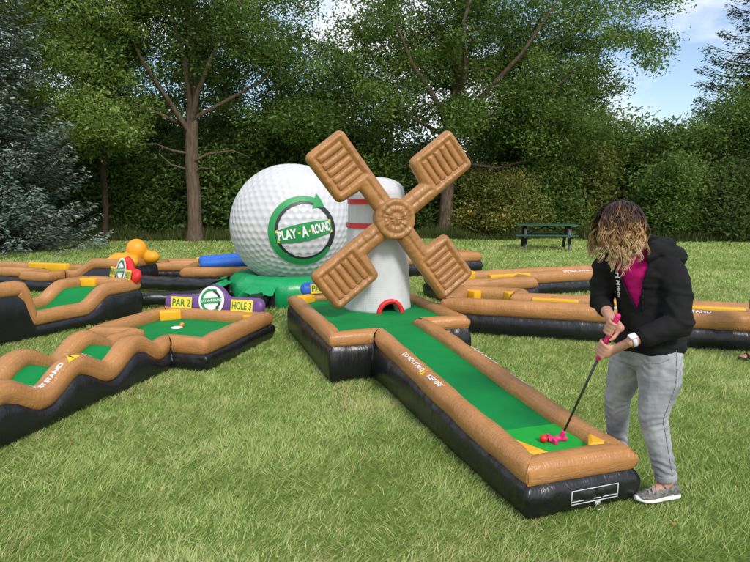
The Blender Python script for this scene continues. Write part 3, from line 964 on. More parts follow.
# ------------------------------------------------------------------ the other golf lanes
G = 'inflatable golf lanes'
def flat_h(v): return lambda x, y: v + 0 * (np.asarray(x) + np.asarray(y))
def small_ball(name, m, loc, label, r=.021):
    bm = bmesh.new(); bmesh.ops.create_icosphere(bm, subdivisions=4, radius=r)
    bm.verts.ensure_lookup_table()
    V = np.array([v.co[:] for v in bm.verts]); F = np.array([[v.index for v in f.verts] for f in bm.faces]); bm.free()
    C = geodesic(4); D = np.arccos(np.clip((V / r @ C.T).max(1), -1, 1))
    V = V * (1 - .03 * np.clip(1 - (D / .13) ** 2, 0, 1))[:, None]
    o = mobj(name, V, F, m); o.location = loc
    return tag(o, label, 'golf ball')
def cup(root, x, y, z, r=.055):
    n = 32
    V = []
    for rr, zz in ((r * .9, -.002), (r * 1.0, .005), (r * .72, .006), (r * .68, .001), (r * .66, -.03)):
        V += [(x + rr * math.cos(2 * PI * i / n), y + rr * math.sin(2 * PI * i / n), z + zz) for i in range(n)]
    V.append((x, y, z - .003 if False else z + .0))
    F = [tuple(f) for f in grid_faces(5, n, wrap_v=True, flip=True)]
    o = mobj('cup', V[:-1], F, M['white_print'], root)
    # dark floor of the cup
    V = [(x + r * .66 * math.cos(2 * PI * i / n), y + r * .66 * math.sin(2 * PI * i / n), z + .0015) for i in range(n)]
    mobj('cup_floor', V, [tuple(range(n))], M['white_print'], o, smooth=False)

# wavy lane with the purple sign
def h_wave(x, y):
    y = np.asarray(y, float)
    k = sm((-y + .02) / .16)
    return .162 + k * (  .045 + .072 * np.cos(2 * PI * (y + .46) / .66)) + 0 * np.asarray(x)
L1P = [(-.66, -4.2), (0, -4.2), (0, 0), (.37, 0), (.37, 1.4), (-1.08, 1.4), (-1.08, .14), (-.66, .14)]
L1R = -math.atan2(.27, .963)
l1, t1 = lane('golf_lane', 'wavy tan edged golf lane with a purple sign', (-1.92, 5.34), L1R, L1P, h_wave,
              [(-.60, -.06, -4.1, .06), (-1.02, .31, .06, 1.36)], r=.088, seed=4.2, group=G)
hole_sign(l1, 'hole_sign', M['purple'], -.36, 1.36, .165 + .10, .66, 'PAR 2', 'HOLE 3', 1.15)
block('corner_block', M['yellow'], l1, (-.84, 1.20, .165 + .07), (.24, .13, .13), R(38))
block('corner_block', M['yellow'], l1, (.17, 1.22, .165 + .06), (.17, .10, .12), R(-38))
cup(l1, -.48, .80, .196, .065)
tb = t1[1]
decal_on_tube(tb, 'DO NOT STAND', .048, 4.2 - 1.46, PI / 2 - .30, M['white_print'], l1, 'lettering', False, .0016)
decal_on_tube(tb, 'KEEP OFF', .045, 4.2 - 1.06, PI / 2 - .30, M['white_print'], l1, 'lettering', False, .0016)
warning_on_tube(tb, 4.2 - 1.22, PI / 2 - .28, .08, l1)
ob = Matrix.Rotation(L1R, 4, 'Z') @ Vector((-.455, .86, 0)) + Vector((-1.92, 5.34, 0))
M['ball_orange'] = mat('ball_orange', (.75, .24, .01), .35)[0]
M['ball_red'] = mat('ball_red', (.65, .02, .015), .3)[0]
small_ball('golf_ball', M['ball_orange'], (ob.x, ob.y, .220), 'orange golf ball resting beside the white cup', .024)

# lane with a dip and a raised end, red sign
def h_dip(x, y):
    y = np.asarray(y, float)
    return .145 + .38 * sm((.14 - y) / .13) + .20 * sm((y - .80) / .40) + 0 * np.asarray(x)
L2P = [(-1.0, -1.6), (0, -1.6), (0, 1.78), (.12, 1.78), (.12, 2.5), (-1.0, 2.5)]
l2, t2 = lane('golf_lane', 'tan edged golf lane dipping low then rising to a red sign', (-3.98, 6.47), -math.atan2(.43, .9), [(-1.0, -1.6), (0, -1.6), (0, 1.68), (-1.0, 1.68)], h_dip,
              [(-.94, -.06, -1.55, 1.63)], r=.088, seed=6.1, group=G)
hole_sign(l2, 'hole_sign', M['red'], -.36, 1.74, .345 + .09, .46, 'PAR 3', 'HOLE 4', 1.2, R(12), R(-20))
block('corner_block', M['yellow'], l2, (-.80, 1.50, .345 + .07), (.26, .14, .13), R(20))
block('corner_block', M['yellow'], l2, (-.86, .26, .145 + .07), (.12, .12, .14), R(20))
block('corner_block', M['yellow'], l2, (-.13, 1.50, .345 + .05), (.12, .12, .1), R(-30))

# long far lane with a high end carrying orange bumps
def h_far(x, y): return .19 + .22 * sm((np.asarray(x, float) - 2.15) / .5) + 0 * np.asarray(y)
l3, t3 = lane('golf_lane', 'distant tan edged golf lane ending in orange bumps', (-7.35, 10.75), -.30, [(-2.5, 0), (1.35, 0), (1.35, -.35), (2.0, -.35), (2.0, 0), (3.25, 0), (3.25, .85), (-2.5, .85)], h_far,
              [(-2.4, 3.2, .06, .8), (1.40, 1.95, -.29, .06)], r=.092, seed=8.3, group=G)
block('bumper_strip', M['yellow'], l3, (.95, .66, .19 + .10), (.9, .12, .16))
b = MB()
hz = .41 + .10
b.ball((3.12, .50, hz + .18), .19, (1.0, .9, 1.05)); b.ball((3.30, .62, hz + .05), .15, (1.2, .9, .8)); b.cap((2.75, .35, hz), (3.1, .45, hz + .04), .10, .13); b.ball((2.82, .38, hz + .02), .12); b.cap((2.7, .28, hz - .02), (3.2, .3, hz - .01), .07, .09)
me = remesh(b.data('orange_bumps', M['orange']), .02, 4); link('orange_bumps', me, l3)

# lane beyond the ball with the blue arm
l5, t5 = lane('golf_lane', 'distant tan edged golf lane carrying a blue tube', (-3.55, 10.55), .10, [(0, 0), (2.3, 0), (2.3, 1.75), (-.75, 1.75), (-.75, .95), (0, .95)], flat_h(.17),
              [(.06, 2.24, .06, 1.0), (-.69, 2.24, 1.0, 1.7)], r=.10, seed=9.9, group=G)
block('corner_block', M['yellow'], l5, (.22, 1.62, .30), (.5, .12, .14))
b = MB()
b.chain([(.30, .62, .40), (.8, .64, .42), (1.05, .66, .46)], [.10, .11, .12]); b.ball((1.12, .66, .56), .17, (1, .9, 1)); b.chain([(.35, .42, .36), (1.2, .45, .40)], [.09, .11]); b.chain([(1.1, .66, .5), (1.7, .75, .5)], [.14, .14])
link('blue_tube', remesh(b.data('blue_tube', M['blue']), .016, 5), l5)

# right hand lanes
RA = math.atan2(-.86, 2.72)
r1, tr1 = lane('golf_lane', 'long tan edged golf lane with yellow bumpers behind the woman', (1.19, 6.80), RA, [(-.42, 0), (6.5, 0), (6.5, .78), (.55, .78), (.55, 1.15), (-.42, 1.15)], flat_h(.225),
               [(.55, 6.44, .06, .72), (-.36, .55, .06, 1.09)], r=.108, seed=12.2, group=G)
for x0, w in ((.62, .55), (1.35, .55), (2.25, .7), (3.4, .7)):
    block('bumper_strip', M['yellow'], r1, (x0 + w / 2, .60, .225 + .07), (w, .11, .15))
block('corner_block', M['yellow'], r1, (-.22, .26, .225 + .07), (.24, .13, .15), R(40))
block('corner_block', M['yellow'], r1, (-.18, .97, .225 + .07), (.24, .13, .16), R(-40))
block('corner_block', M['yellow'], r1, (.36, .98, .225 + .07), (.22, .13, .16), R(40))
cup(r1, .2, .62, .262, .07)
f1 = tr1[0]
decal_on_tube(f1, 'DO NOT STAND', .07, 2.55, PI / 2 - .55, M['white_print'], r1, 'lettering', False, .0012)
decal_on_tube(f1, 'KEEP OFF', .07, 1.95, PI / 2 - .55, M['white_print'], r1, 'lettering', False, .0012)
warning_on_tube(f1, 2.22, PI / 2 - .55, .1, r1)

RB = math.atan2(1.06, 2.25)
r2, tr2 = lane('golf_lane', 'tan edged golf lane reaching towards the picnic table', (1.62, 8.86), RB * .8, [(-.5, -.12), (.95, -.12), (.95, .30), (3.6, .30), (3.6, .95), (-.5, .95)], flat_h(.20),
               [(-.44, .95, -.06, .89), (.95, 3.54, .36, .89)], r=.105, seed=14.1, group=G)
block('corner_block', M['yellow'], r2, (.15, .80, .30), (.35, .13, .18), R(-8)); block('bumper_strip', M['yellow'], r2, (.72, .32, .30), (.75, .12, .16), R(0))
decal_on_tube(tr2[2], 'DO NOT STAND', .07, 1.2, PI / 2 - .55, M['white_print'], r2, 'lettering', False, .0012)
r3, tr3 = lane('golf_lane', 'farthest tan edged golf lane on the right half of the lawn', (1.0, 12.1), .42, [(-.6, 0), (1.45, 0), (1.45, .9), (-.6, .9)], flat_h(.24),
               [(-.54, 1.39, .06, .84)], r=.115, seed=16.7, group=G)
block('corner_block', M['yellow'], r3, (.85, .72, .38), (.4, .14, .18)); block('corner_block', M['yellow'], r3, (.55, .2, .36), (.3, .14, .16), R(30))
duct('black air duct from the ball base to the long lane behind the woman', [bp(-30, 1.0, .15), (.1, 8.2, .14), (.6, 7.6, .14), (.95, 7.35, .15)], .12, 5)

# red ball at the tee
TEE = Vector((0.76, 2.73, 0))
def on_lane(x, y, z): return Vector((0.76 + x * .95 - y * .313, 2.73 + x * .313 + y * .95, z))

# ------------------------------------------------------------------ picnic table
def picnic():
    t = empty('picnic_table', (5.45, 18.65, 0), R(-9), 'green slatted picnic table with a black frame at the edge of the trees', 'picnic table')
    m, n, l, b_ = mat('green_planks', (.010, .065, .036), .5)
    v = coords(n, l); l.new(ramp(n, l, noise(n, l, v, 1, 4, .6, (2, 30, 30)), [(.3, (.006, .045, .024)), (.7, (.014, .085, .047))]), b_.inputs['Base Color'])
    k = mat('black_frame', (.012, .012, .014), .4)[0]
    def plank(w, L):
        bb = MB(); bb.box((0, 0, 0), (L, w, .042), bev=.006); return bb.data('plank', m)
    pt = plank(.135, 1.86)
    for i in range(5):
        o = link('table_plank', pt, t); o.location = (0, -.31 + i * .155, .75)
    for s in (-1, 1):
        for j in (0, 1):
            o = link('bench_plank', pt, t); o.location = (-.06 if s < 0 else .04, s * (.62 + j * .15), .45)
    for x in (-.66, .66):
        for s in (-1, 1):
            bb = MB(); bb.beam((x, s * .22, .73), (x, s * .62, .0), .09, .06, .006); bb.build('leg', k, t)
        bb = MB(); bb.beam((x + .06, -.78, .40), (x + .06, .78, .40), .05, .09, .006); bb.build('seat_support', k, t)
        bb = MB(); bb.beam((x + .06, -.36, .70), (x + .06, .36, .70), .05, .07, .006); bb.build('top_support', k, t)
        bb = MB(); bb.beam((x, 0, .40), (0.02 * (1 if x > 0 else -1), 0, .70), .05, .035); bb.build('brace', k, t)
picnic()

# ------------------------------------------------------------------ trees and shrubs
def mk_bark(name, c0, c1):
    m, n, l, b = mat(name, c0, .9, .1)
    v = coords(n, l, 'Object')
    f = noise(n, l, v, 1, 6, .65, (14, 14, 2.5))
    l.new(ramp(n, l, f, [(.3, c0), (.7, c1)]), b.inputs['Base Color'])
    bump(n, l, b, f, .8, .05)
    return m
M['bark'] = mk_bark('grey_brown_bark', (.055, .040, .028), (.17, .125, .09))
M['bark_dark'] = mk_bark('dark_bark', (.025, .018, .013), (.07, .05, .036))
M['leaf_mid'] = leafy('leaf_mid_green', [(0, (.046, .090, .019)), (.5, (.122, .210, .044)), (1, (.27, .39, .10))], .5)
M['leaf_light'] = leafy('leaf_light_green', [(0, (.080, .140, .028)), (.5, (.205, .320, .070)), (1, (.40, .52, .14))], .5)
M['leaf_dark'] = leafy('leaf_dark_green', [(0, (.032, .060, .016)), (.5, (.085, .145, .036)), (1, (.195, .28, .072))], .5)
M['leaf_yellow'] = leafy('leaf_yellow_green', [(0, (.070, .100, .025)), (.5, (.205, .245, .060)), (.85, (.38, .38, .10)), (1, (.50, .34, .06))], .5)
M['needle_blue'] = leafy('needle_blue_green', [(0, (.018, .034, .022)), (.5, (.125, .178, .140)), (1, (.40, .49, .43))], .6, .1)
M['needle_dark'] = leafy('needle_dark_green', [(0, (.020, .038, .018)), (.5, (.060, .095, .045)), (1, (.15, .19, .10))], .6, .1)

def sweep(paths, sides=6):
    """paths: list of (points, radii) -> verts, faces"""
    Vs, Fs, off = [], [], 0
    ph = np.linspace(0, 2 * PI, sides, endpoint=False)
    for P, r in paths:
        P = np.asarray(P, float); r = np.asarray(r, float)
        T = np.gradient(P, axis=0); T /= np.linalg.norm(T, axis=1)[:, None] + 1e-9
        ref = np.where(np.abs(T[:, 2:3]) > .9, [[1.0, 0, 0]], [[0, 0, 1.0]])
        S = np.cross(T, ref); S /= np.linalg.norm(S, axis=1)[:, None] + 1e-9
        N = np.cross(S, T)
        V = P[:, None] + (S[:, None] * np.cos(ph)[None, :, None] + N[:, None] * np.sin(ph)[None, :, None]) * r[:, None, None]
        Vs.append(V.reshape(-1, 3)); Fs.append(grid_faces(len(P), sides, wrap_v=True, off=off)); off += len(P) * sides
    return np.concatenate(Vs), np.concatenate(Fs)

def lobes_points(lobes, rng):
    out = []
    for c, rad, n in lobes:
        d = rng.normal(size=(n, 3)); d /= np.linalg.norm(d, axis=1)[:, None]
        rr = rng.random(n) ** .42
        out.append(np.array(c) + d * rr[:, None] * np.array(rad))
    return np.concatenate(out)

def leaves(C, per, rc, size, rng, flat=.6, up=.5, tone=.5, spread=.16, light=None):
    """leaf quads scattered round the cluster centres C"""
    n = len(C) * per
    base = np.repeat(C, per, 0)
    ctone = np.repeat(rng.normal(0, spread, len(C)), per)
    o = np.clip(rng.normal(size=(n, 3)), -1.7, 1.7) * np.array([rc, rc, rc * flat]) * np.repeat(rng.uniform(.7, 1.25, len(C)), per)[:, None]
    P = base + o
    N = rng.normal(size=(n, 3)); N[:, 2] = np.abs(N[:, 2]) + up; N /= np.linalg.norm(N, axis=1)[:, None]
    A = np.cross(N, rng.normal(size=(n, 3))); A /= np.linalg.norm(A, axis=1)[:, None]
    B = np.cross(N, A)
    s = size * rng.uniform(.6, 1.3, n)[:, None]
    droop = np.array([[0, 0, -.25]])
    V = np.stack([P - A * s, P - B * s * .42 + A * s * .1, P + A * s + droop * s, P + B * s * .42 + A * s * .1], 1).reshape(-1, 3)
    F = np.arange(n * 4).reshape(n, 4)
    t = np.clip(tone + ctone + rng.normal(0, .12, n), 0, 1)
    return V, F, t

def leaf_obj(name, V, F, t, m, parent):
    me = mesh_data(name, V, F, m, smooth=False); tint_attr(me, t)
    return link(name, me, parent)

def grow(trunk, r0, C, rng, tip=.017, sag=.12):
    """joins every cluster centre to the nearest branch, thick where many meet"""
    nodes = [np.array(p, float) for p in trunk]; par = [-1] + list(range(len(trunk) - 1))
    first = max(1, len(trunk) // 3)
    top = np.array(trunk[-1], float)
    order = np.argsort(np.linalg.norm(C - top, axis=1))
    chains = []
    for ci in order:
        c = C[ci]
        A = np.array(nodes)
        d = np.linalg.norm(A - c, axis=1) + np.maximum(A[:, 2] - c[2], 0) * .9
        d[:first] += 50
        k = int(np.argmin(d)); p = A[k]
        L = np.linalg.norm(c - p)
        m = max(1, int(L / .55))
        ids = [k]
        off = rng.normal(0, .06 * L, 3)
        for i in range(1, m + 1):
            f = i / m
            q = p + (c - p) * f + off * math.sin(f * PI) + np.array([0, 0, sag * L * math.sin(f * PI)])
            nodes.append(q); par.append(ids[-1]); ids.append(len(nodes) - 1)
        chains.append(ids)
    cnt = np.zeros(len(nodes))
    for ids in chains: cnt[ids[-1]] += 1
    for i in range(len(nodes) - 1, 0, -1):
        if par[i] >= 0: cnt[par[i]] += cnt[i]
    tot = max(1, cnt[0])
    rad = np.maximum(tip, r0 * .80 * (cnt / tot) ** .52)
    paths = []
    for ids in chains:
        P = np.array([nodes[i] for i in ids]); r = np.array([rad[i] for i in ids]); r[0] = min(r[0], r[1] * 1.15) if len(r) > 1 else r[0]
        if len(P) > 1: paths.append((P, r))
    return paths

def trunk_mesh(trunk, r0, r1, sides=14):
    P = np.array(trunk, float)
    L = np.concatenate([[0], np.cumsum(np.linalg.norm(np.diff(P, axis=0), axis=1))])
    s = np.linspace(0, L[-1], 26)
    C = np.stack([np.interp(s, L, P[:, k]) for k in range(3)], -1)
    for _ in range(3): C[1:-1] = (C[:-2] + 2 * C[1:-1] + C[2:]) / 4
    f = s / L[-1]
    r = r0 + (r1 - r0) * f + r0 * .45 * np.exp(-s / .22)
    V, F = sweep([(C, r)], sides)
    th = np.tile(np.arange(sides), len(C))
    V += .02 * np.stack([vn(V[:, 0] * 5, V[:, 1] * 5, V[:, 2] * 1.2), vn(V[:, 0] * 5 + 9, V[:, 1] * 5, V[:, 2] * 1.2), 0 * V[:, 2]], -1)
    return V, F

def tree(name, label, loc, trunk, r0, r1, lobes, per, rc, size, leafm, bark, seed, cat='tree', group=None, tone=.5, flat=.6, extra=None):
    rng = np.random.default_rng(seed)
    root = empty(name, loc, 0, label, cat, group)
    C = lobes_points(lobes, rng)
    paths = grow(trunk, r1 * 1.1, C, rng)
    if extra: paths += extra
    V, F = trunk_mesh(trunk, r0, r1)
    mobj('trunk', V, F, bark, root)
    V, F = sweep(paths, 5)
    tag(mobj('branches', V, F, bark, root), kind='stuff')
    V, F, t = leaves(C, per, rc, size, rng, flat=flat, tone=tone)
    leaf_obj('crown', V, F, t, leafm, root)
    return root

# big ash tree on the left of the ball
tree('ash_tree', 'tall shade tree with a straight bare grey trunk behind the ball', (-6.75, 21.9, 0),
     [(0, 0, 0), (.02, 0, 1.4), (-.05, .05, 2.8), (.05, 0, 4.1), (.15, .1, 5.6), (.1, .1, 7.5), (.2, .2, 9.5)], .26, .19,
     [((-1.5, 1.2, 7.0), (4.2, 3.0, 2.4), 115), ((2.6, 1.2, 6.6), (3.2, 2.8, 2.4), 85), ((0, 1.0, 9.4), (4.4, 3.4, 2.6), 125), ((-2.4, -1.2, 6.2), (1.4, 1.0, .9), 12), ((2.3, -1.2, 6.9), (1.5, 1.0, 1.0), 14), ((.2, -1.6, 8.6), (1.8, 1.0, 1.0), 16), ((3.4, .4, 4.6), (1.6, 1.8, 1.0), 26), ((0, 0, 11.5), (3, 3, 2), 50)],
     245, .40, .073, M['leaf_mid'], M['bark'], 21, tone=.45,
     extra=[([(0, -.1, 3.2), (-.6, -.3, 3.3), (-1.2, -.4, 3.55)], [.06, .045, .02]), ([(0, -.1, 2.9), (.7, -.2, 3.2), (1.6, -.3, 3.3), (2.1, -.3, 3.1)], [.06, .045, .03, .012]), ([(0, 0, 2.6), (-.7, -.2, 2.8), (-1.1, -.3, 3.2)], [.05, .04, .02]), ([(0, 0, 2.5), (.4, -.2, 2.7), (.75, -.2, 2.65)], [.05, .04, .02]), ([(0, 0, 3.9), (-.5, -.5, 4.9), (-1.3, -.9, 6.3), (-2.0, -1.1, 8.2)], [.13, .10, .07, .035]), ([(.02, 0, 4.2), (.5, -.6, 5.3), (1.2, -.9, 6.6), (2.2, -1.0, 8.3)], [.12, .095, .07, .035]), ([(.05, 0, 4.6), (.1, -.6, 6.2), (-.2, -.9, 7.8), (.1, -1.0, 9.8)], [.13, .10, .07, .03]), ([(0, 0, 4.4), (1.2, -.4, 4.9), (2.7, -.7, 5.6), (3.9, -.8, 6.6)], [.09, .07, .05, .025]), ([(0, 0, 4.1), (-1.0, -.3, 4.6), (-2.4, -.6, 5.1), (-3.4, -.7, 6.0)], [.08, .06, .045, .02])])
# broad tree behind the windmill
tree('ash_tree', 'broad spreading shade tree behind the windmill', (2.95, 24.6, 0),
     [(0, 0, 0), (.05, 0, 1.6), (.1, 0, 3.0), (.2, .1, 4.4), (.4, .1, 6.0), (.5, .1, 8.0), (.6, .2, 10)], .29, .22,
     [((-2.6, .6, 6.6), (3.6, 3.2, 2.3), 110), ((3.0, .6, 6.2), (3.8, 3.2, 2.3), 120), ((0.4, .4, 8.9), (5.0, 3.6, 2.6), 165), ((6.0, 0, 8.2), (2.9, 3.2, 2.5), 70), ((-3.9, -.6, 4.9), (2.2, 2.2, 1.2), 34), ((4.6, -.8, 4.4), (2.4, 2.2, 1.2), 44), ((1.5, -.8, 4.6), (2.6, 2.0, 1.0), 34), ((1, 0, 11.5), (4, 3.5, 2), 70)],
     235, .42, .076, M['leaf_mid'], M['bark'], 22, tone=.55,
     extra=[([(.1, 0, 2.9), (.9, -.3, 3.0), (2.0, -.5, 2.8), (3.2, -.6, 3.1), (4.2, -.7, 3.6)], [.09, .07, .055, .04, .02]), ([(.2, 0, 4.0), (-.5, -1.2, 5.2), (-1.6, -2.0, 6.6), (-2.4, -2.4, 8.3)], [.15, .11, .075, .035]), ([(.3, 0, 4.4), (1.3, -1.2, 5.6), (2.5, -2.0, 6.9), (3.6, -2.5, 8.6)], [.15, .11, .075, .035]), ([(.3, 0, 4.8), (.5, -1.4, 6.4), (.3, -2.2, 8.0), (.8, -2.6, 9.8)], [.15, .11, .08, .035]), ([(.2, 0, 4.0), (-1.4, -.9, 4.7), (-2.9, -1.4, 5.3), (-4.1, -1.6, 5.4)], [.10, .08, .05, .02]), ([(.2, 0, 4.1), (2.0, -1.0, 4.9), (3.8, -1.6, 5.7), (5.2, -1.8, 6.8)], [.11, .08, .05, .02])])
# paler tree beside the blue spruce
tree('maple_tree', 'paler yellow green tree beside the blue spruce', (-9.9, 21.3, 0),
     [(0, 0, 0), (.15, 0, 1.2), (.1, 0, 2.6), (.3, 0, 4.0), (.3, .1, 6.0), (.2, .1, 8.0)], .11, .09,
     [((-.8, -.6, 6.0), (2.5, 2.4, 2.1), 85), ((.3, -.6, 8.4), (2.5, 2.6, 2.2), 70), ((-1.2, -.8, 8.3), (2.4, 2.4, 2.2), 60), ((.5, -.9, 4.3), (1.7, 1.8, 1.1), 34), ((-1.5, -.6, 3.7), (1.8, 1.6, 1.0), 24)],
     270, .38, .068, M['leaf_light'], M['bark_dark'], 23, tone=.55)

# conifers
def conifer(name, label, loc, H, Rb, m, seed, rings=44, per_m=46, size=.10, droop=.10, z0=.15, gap=0.0, power=.85):
    rng = np.random.default_rng(seed)
    root = empty(name, loc, 0, label, 'tree')
    V, F = trunk_mesh([(0, 0, 0), (0, 0, H * .5), (0, 0, H)], .06 + H * .016, .02)
    mobj('trunk', V, F, M['bark_dark'], root)
    paths, Vs, Fs, Ts, off = [], [], [], [], 0
    zs = np.linspace(z0, H * .985, rings)
    for zi in zs:
        Lr = Rb * (1 - zi / H) ** power + .12
        nb = max(5, int(6 + 9 * (1 - zi / H)))
        for k in range(nb):
            if rng.random() < gap: continue
            a = rng.uniform(0, 2 * PI); L = Lr * rng.uniform(.72, 1.08)
            m_ = max(4, int(L / .28))
            f = np.linspace(0, 1, m_ + 1)
            up = .25 - droop * 2.6 * (1 - zi / H)
            x = np.cos(a) * L * f; y = np.sin(a) * L * f
            z = zi + L * (up * f - droop * 1.6 * np.sin(f * PI * .9) + .10 * f * f) + rng.normal(0, .03)
            P = np.stack([x, y, z], -1)
            paths.append((P, np.linspace(.02 + .008 * L, .006, m_ + 1)))
            n = int(per_m * L) + 8
            ff = rng.random(n) ** .65
            q = np.stack([np.interp(ff, f, P[:, i]) for i in range(3)], -1)
            side = np.array([-math.sin(a), math.cos(a), 0]); out = np.array([math.cos(a), math.sin(a), 0])
            w = L * .24 * (1.05 - ff) + .05
            lat = rng.normal(0, 1, n) * w
            q = q + side * lat[:, None] + np.array([0, 0, -1]) * (np.abs(lat) * .35 + rng.random(n) * .10)[:, None]
            dirv = out * .7 + side * (np.sign(lat) * .7)[:, None] + rng.normal(0, .25, (n, 3)) + np.array([0, 0, -.18])
            dirv /= np.linalg.norm(dirv, axis=1)[:, None]
            nv = np.cross(dirv, rng.normal(0, .5, (n, 3)) + np.array([0, 0, 1.0])); nv /= np.linalg.norm(nv, axis=1)[:, None] + 1e-9
            s = size * rng.uniform(.7, 1.4, n)[:, None]
            V4 = np.stack([q - nv * s * .16, q + dirv * s * .9 - nv * s * .30, q + dirv * s * 2.0, q + dirv * s * .9 + nv * s * .30], 1).reshape(-1, 3)
            Vs.append(V4); Fs.append(np.arange(n * 4).reshape(n, 4) + off); off += n * 4
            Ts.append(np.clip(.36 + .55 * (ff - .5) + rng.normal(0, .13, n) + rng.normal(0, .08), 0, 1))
    V, F = sweep(paths, 4); tag(mobj('branches', V, F, M['bark_dark'], root), kind='stuff')
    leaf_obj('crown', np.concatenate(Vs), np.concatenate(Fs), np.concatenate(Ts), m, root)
    return root
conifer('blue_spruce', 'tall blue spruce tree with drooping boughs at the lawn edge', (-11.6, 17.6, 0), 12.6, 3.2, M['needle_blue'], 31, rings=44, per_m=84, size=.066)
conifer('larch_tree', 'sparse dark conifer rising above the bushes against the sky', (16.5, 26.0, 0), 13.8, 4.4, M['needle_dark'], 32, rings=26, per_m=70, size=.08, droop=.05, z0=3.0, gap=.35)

# woodland edge: a few kinds of bush, copied with their parts
def bush_kind(seed, leafm, hgt, wid, n, per, size, tone):
    rng = np.random.default_rng(seed)
    lob = [((0, 0, hgt * .45), (wid, wid * .8, hgt * .45), n), ((rng.uniform(-.4, .4) * wid, -.2, hgt * .75), (wid * .6, wid * .6, hgt * .3), n // 2), ((0, -.3, hgt * .2), (wid * 1.05, wid * .8, hgt * .22), n // 2)]
    C = lobes_points(lob, rng); C[:, 2] = np.maximum(C[:, 2], .15)
    tr = [(0, 0, 0), (.05, 0, hgt * .2), (0, .05, hgt * .4), (.1, 0, hgt * .7)]
    V, F = sweep(grow(tr, .07, C, rng, .008, .05), 4)
    bm_ = mesh_data('branches', V, F, M['bark_dark'])
    V, F = trunk_mesh(tr, .08, .05, 8); tm = mesh_data('trunk', V, F, M['bark_dark'])
    V, F, t = leaves(C, per, .40, size, rng, flat=.8, tone=tone, spread=.2)
    lm = mesh_data('crown', V, F, leafm, smooth=False); tint_attr(lm, t)
    return tm, bm_, lm
KD = bush_kind(41, M['leaf_dark'], 4.6, 2.1, 90, 130, .095, .42)
KD2 = bush_kind(44, M['leaf_dark'], 3.2, 1.8, 80, 120, .085, .60)
KM = bush_kind(42, M['leaf_mid'], 4.0, 2.0, 90, 130, .09, .5)
KB = bush_kind(45, M['leaf_mid'], 6.6, 3.0, 150, 130, .085, .5)
KY = bush_kind(43, M['leaf_yellow'], 3.6, 2.0, 90, 130, .085, .5)
def bush(kind, loc, sc, rz, name, label, group):
    root = empty(name, (*loc, 0), rz, label, 'bush' if name != 'wood_tree' else 'tree', group)
    if sc >= 1.3: kind, sc = KB, sc / 1.5
    root.scale = (sc, sc, sc)
    for nm, me in zip(('trunk', 'branches', 'crown'), kind): link(nm, me, root)
GD, GY_, GM_ = 'dark bushes of the wood edge on the left', 'yellowish bushes behind the picnic table', 'bright bushes at the right of the wood edge'
rb = random.Random(3)
for i, (x, y, s) in enumerate([(-12.6, 25, 1.15), (-10.3, 24.6, 1.0), (-8.4, 25.4, 1.15), (-5.2, 24.8, 1.0), (-3.0, 25.6, 1.15), (-1.0, 26, 1.05), (.9, 27, 1.1), (-6.8, 27.5, 1.35), (-3.2, 28.5, 1.5), (-11, 28, 1.5), (-15.5, 25, 1.4), (-19.5, 24.5, 1.4), (-23.5, 26, 1.5)]):
    bush((KD, KM, KD2, KM)[i % 4], (x, y - .8), s, rb.uniform(0, 6), 'bush', ('tall dark rounded bush in the shade of the trees behind the ball' if s >= 1.3 else 'dark low leafed bush in the shade of the trees behind the ball' if i % 2 == 0 else 'mid green bush in the shade of the trees behind the ball'), GD)
for i, (x, y, s) in enumerate([(3.9, 27.0, .95), (5.6, 23.6, .72), (7.2, 24.6, .9), (4.6, 25.0, .8), (9.2, 25.4, 1.05), (11.0, 26.4, 1.2), (6.4, 28, 1.3), (9.5, 29, 1.5), (2.2, 28.2, 1.1)]):
    bush((KY, KY, KM)[i % 3], (x, y), s, rb.uniform(0, 6), 'bush', ('tall green bush rising behind the picnic table' if s >= 1.3 else 'green bush among yellowing ones behind the picnic table' if i % 3 == 2 else 'yellowing bush at the wood edge behind the picnic table'), GY_)
for i, (x, y, s) in enumerate([(11.2, 22.4, .75), (13.2, 21.9, .9), (15.4, 21.6, 1.05), (14.4, 24, 1.35), (17.6, 22.4, 1.2), (17.5, 25.5, 1.6), (12.4, 25.0, 1.1), (20.5, 23, 1.4), (24.5, 24.5, 1.5)]):
    bush((KM, KD2)[i % 2], (x, y), s, rb.uniform(0, 6), 'bush', ('tall leafy bush on the wood edge below the sparse conifer' if s >= 1.3 else 'bright green bush on the wood edge below the sparse conifer' if i % 2 == 0 else 'darker small leafed bush on the wood edge below the sparse conifer'), GM_)
# far wood that reads as one mass behind everything
def far_wood():
    rng = np.random.default_rng(77)
    C = []
    for k in range(640):
        x = rng.uniform(-40, 38); y = rng.uniform(31, 40)
        hmax = 6.6 + 1.3 * vn(x * .35, y * .1, 1.0) - (1.7 if 6 < x < 26 else 0)
        C.append((x, y, rng.uniform(.3, hmax)))
    V, F, t = leaves(np.array(C), 85, .8, .195, rng, flat=.85, tone=.4, spread=.22)
    tag(leaf_obj('far_wood', V, F, t, M['leaf_dark'], None), 'dark mass of woodland behind the bushes', 'wood', kind='stuff')
far_wood()

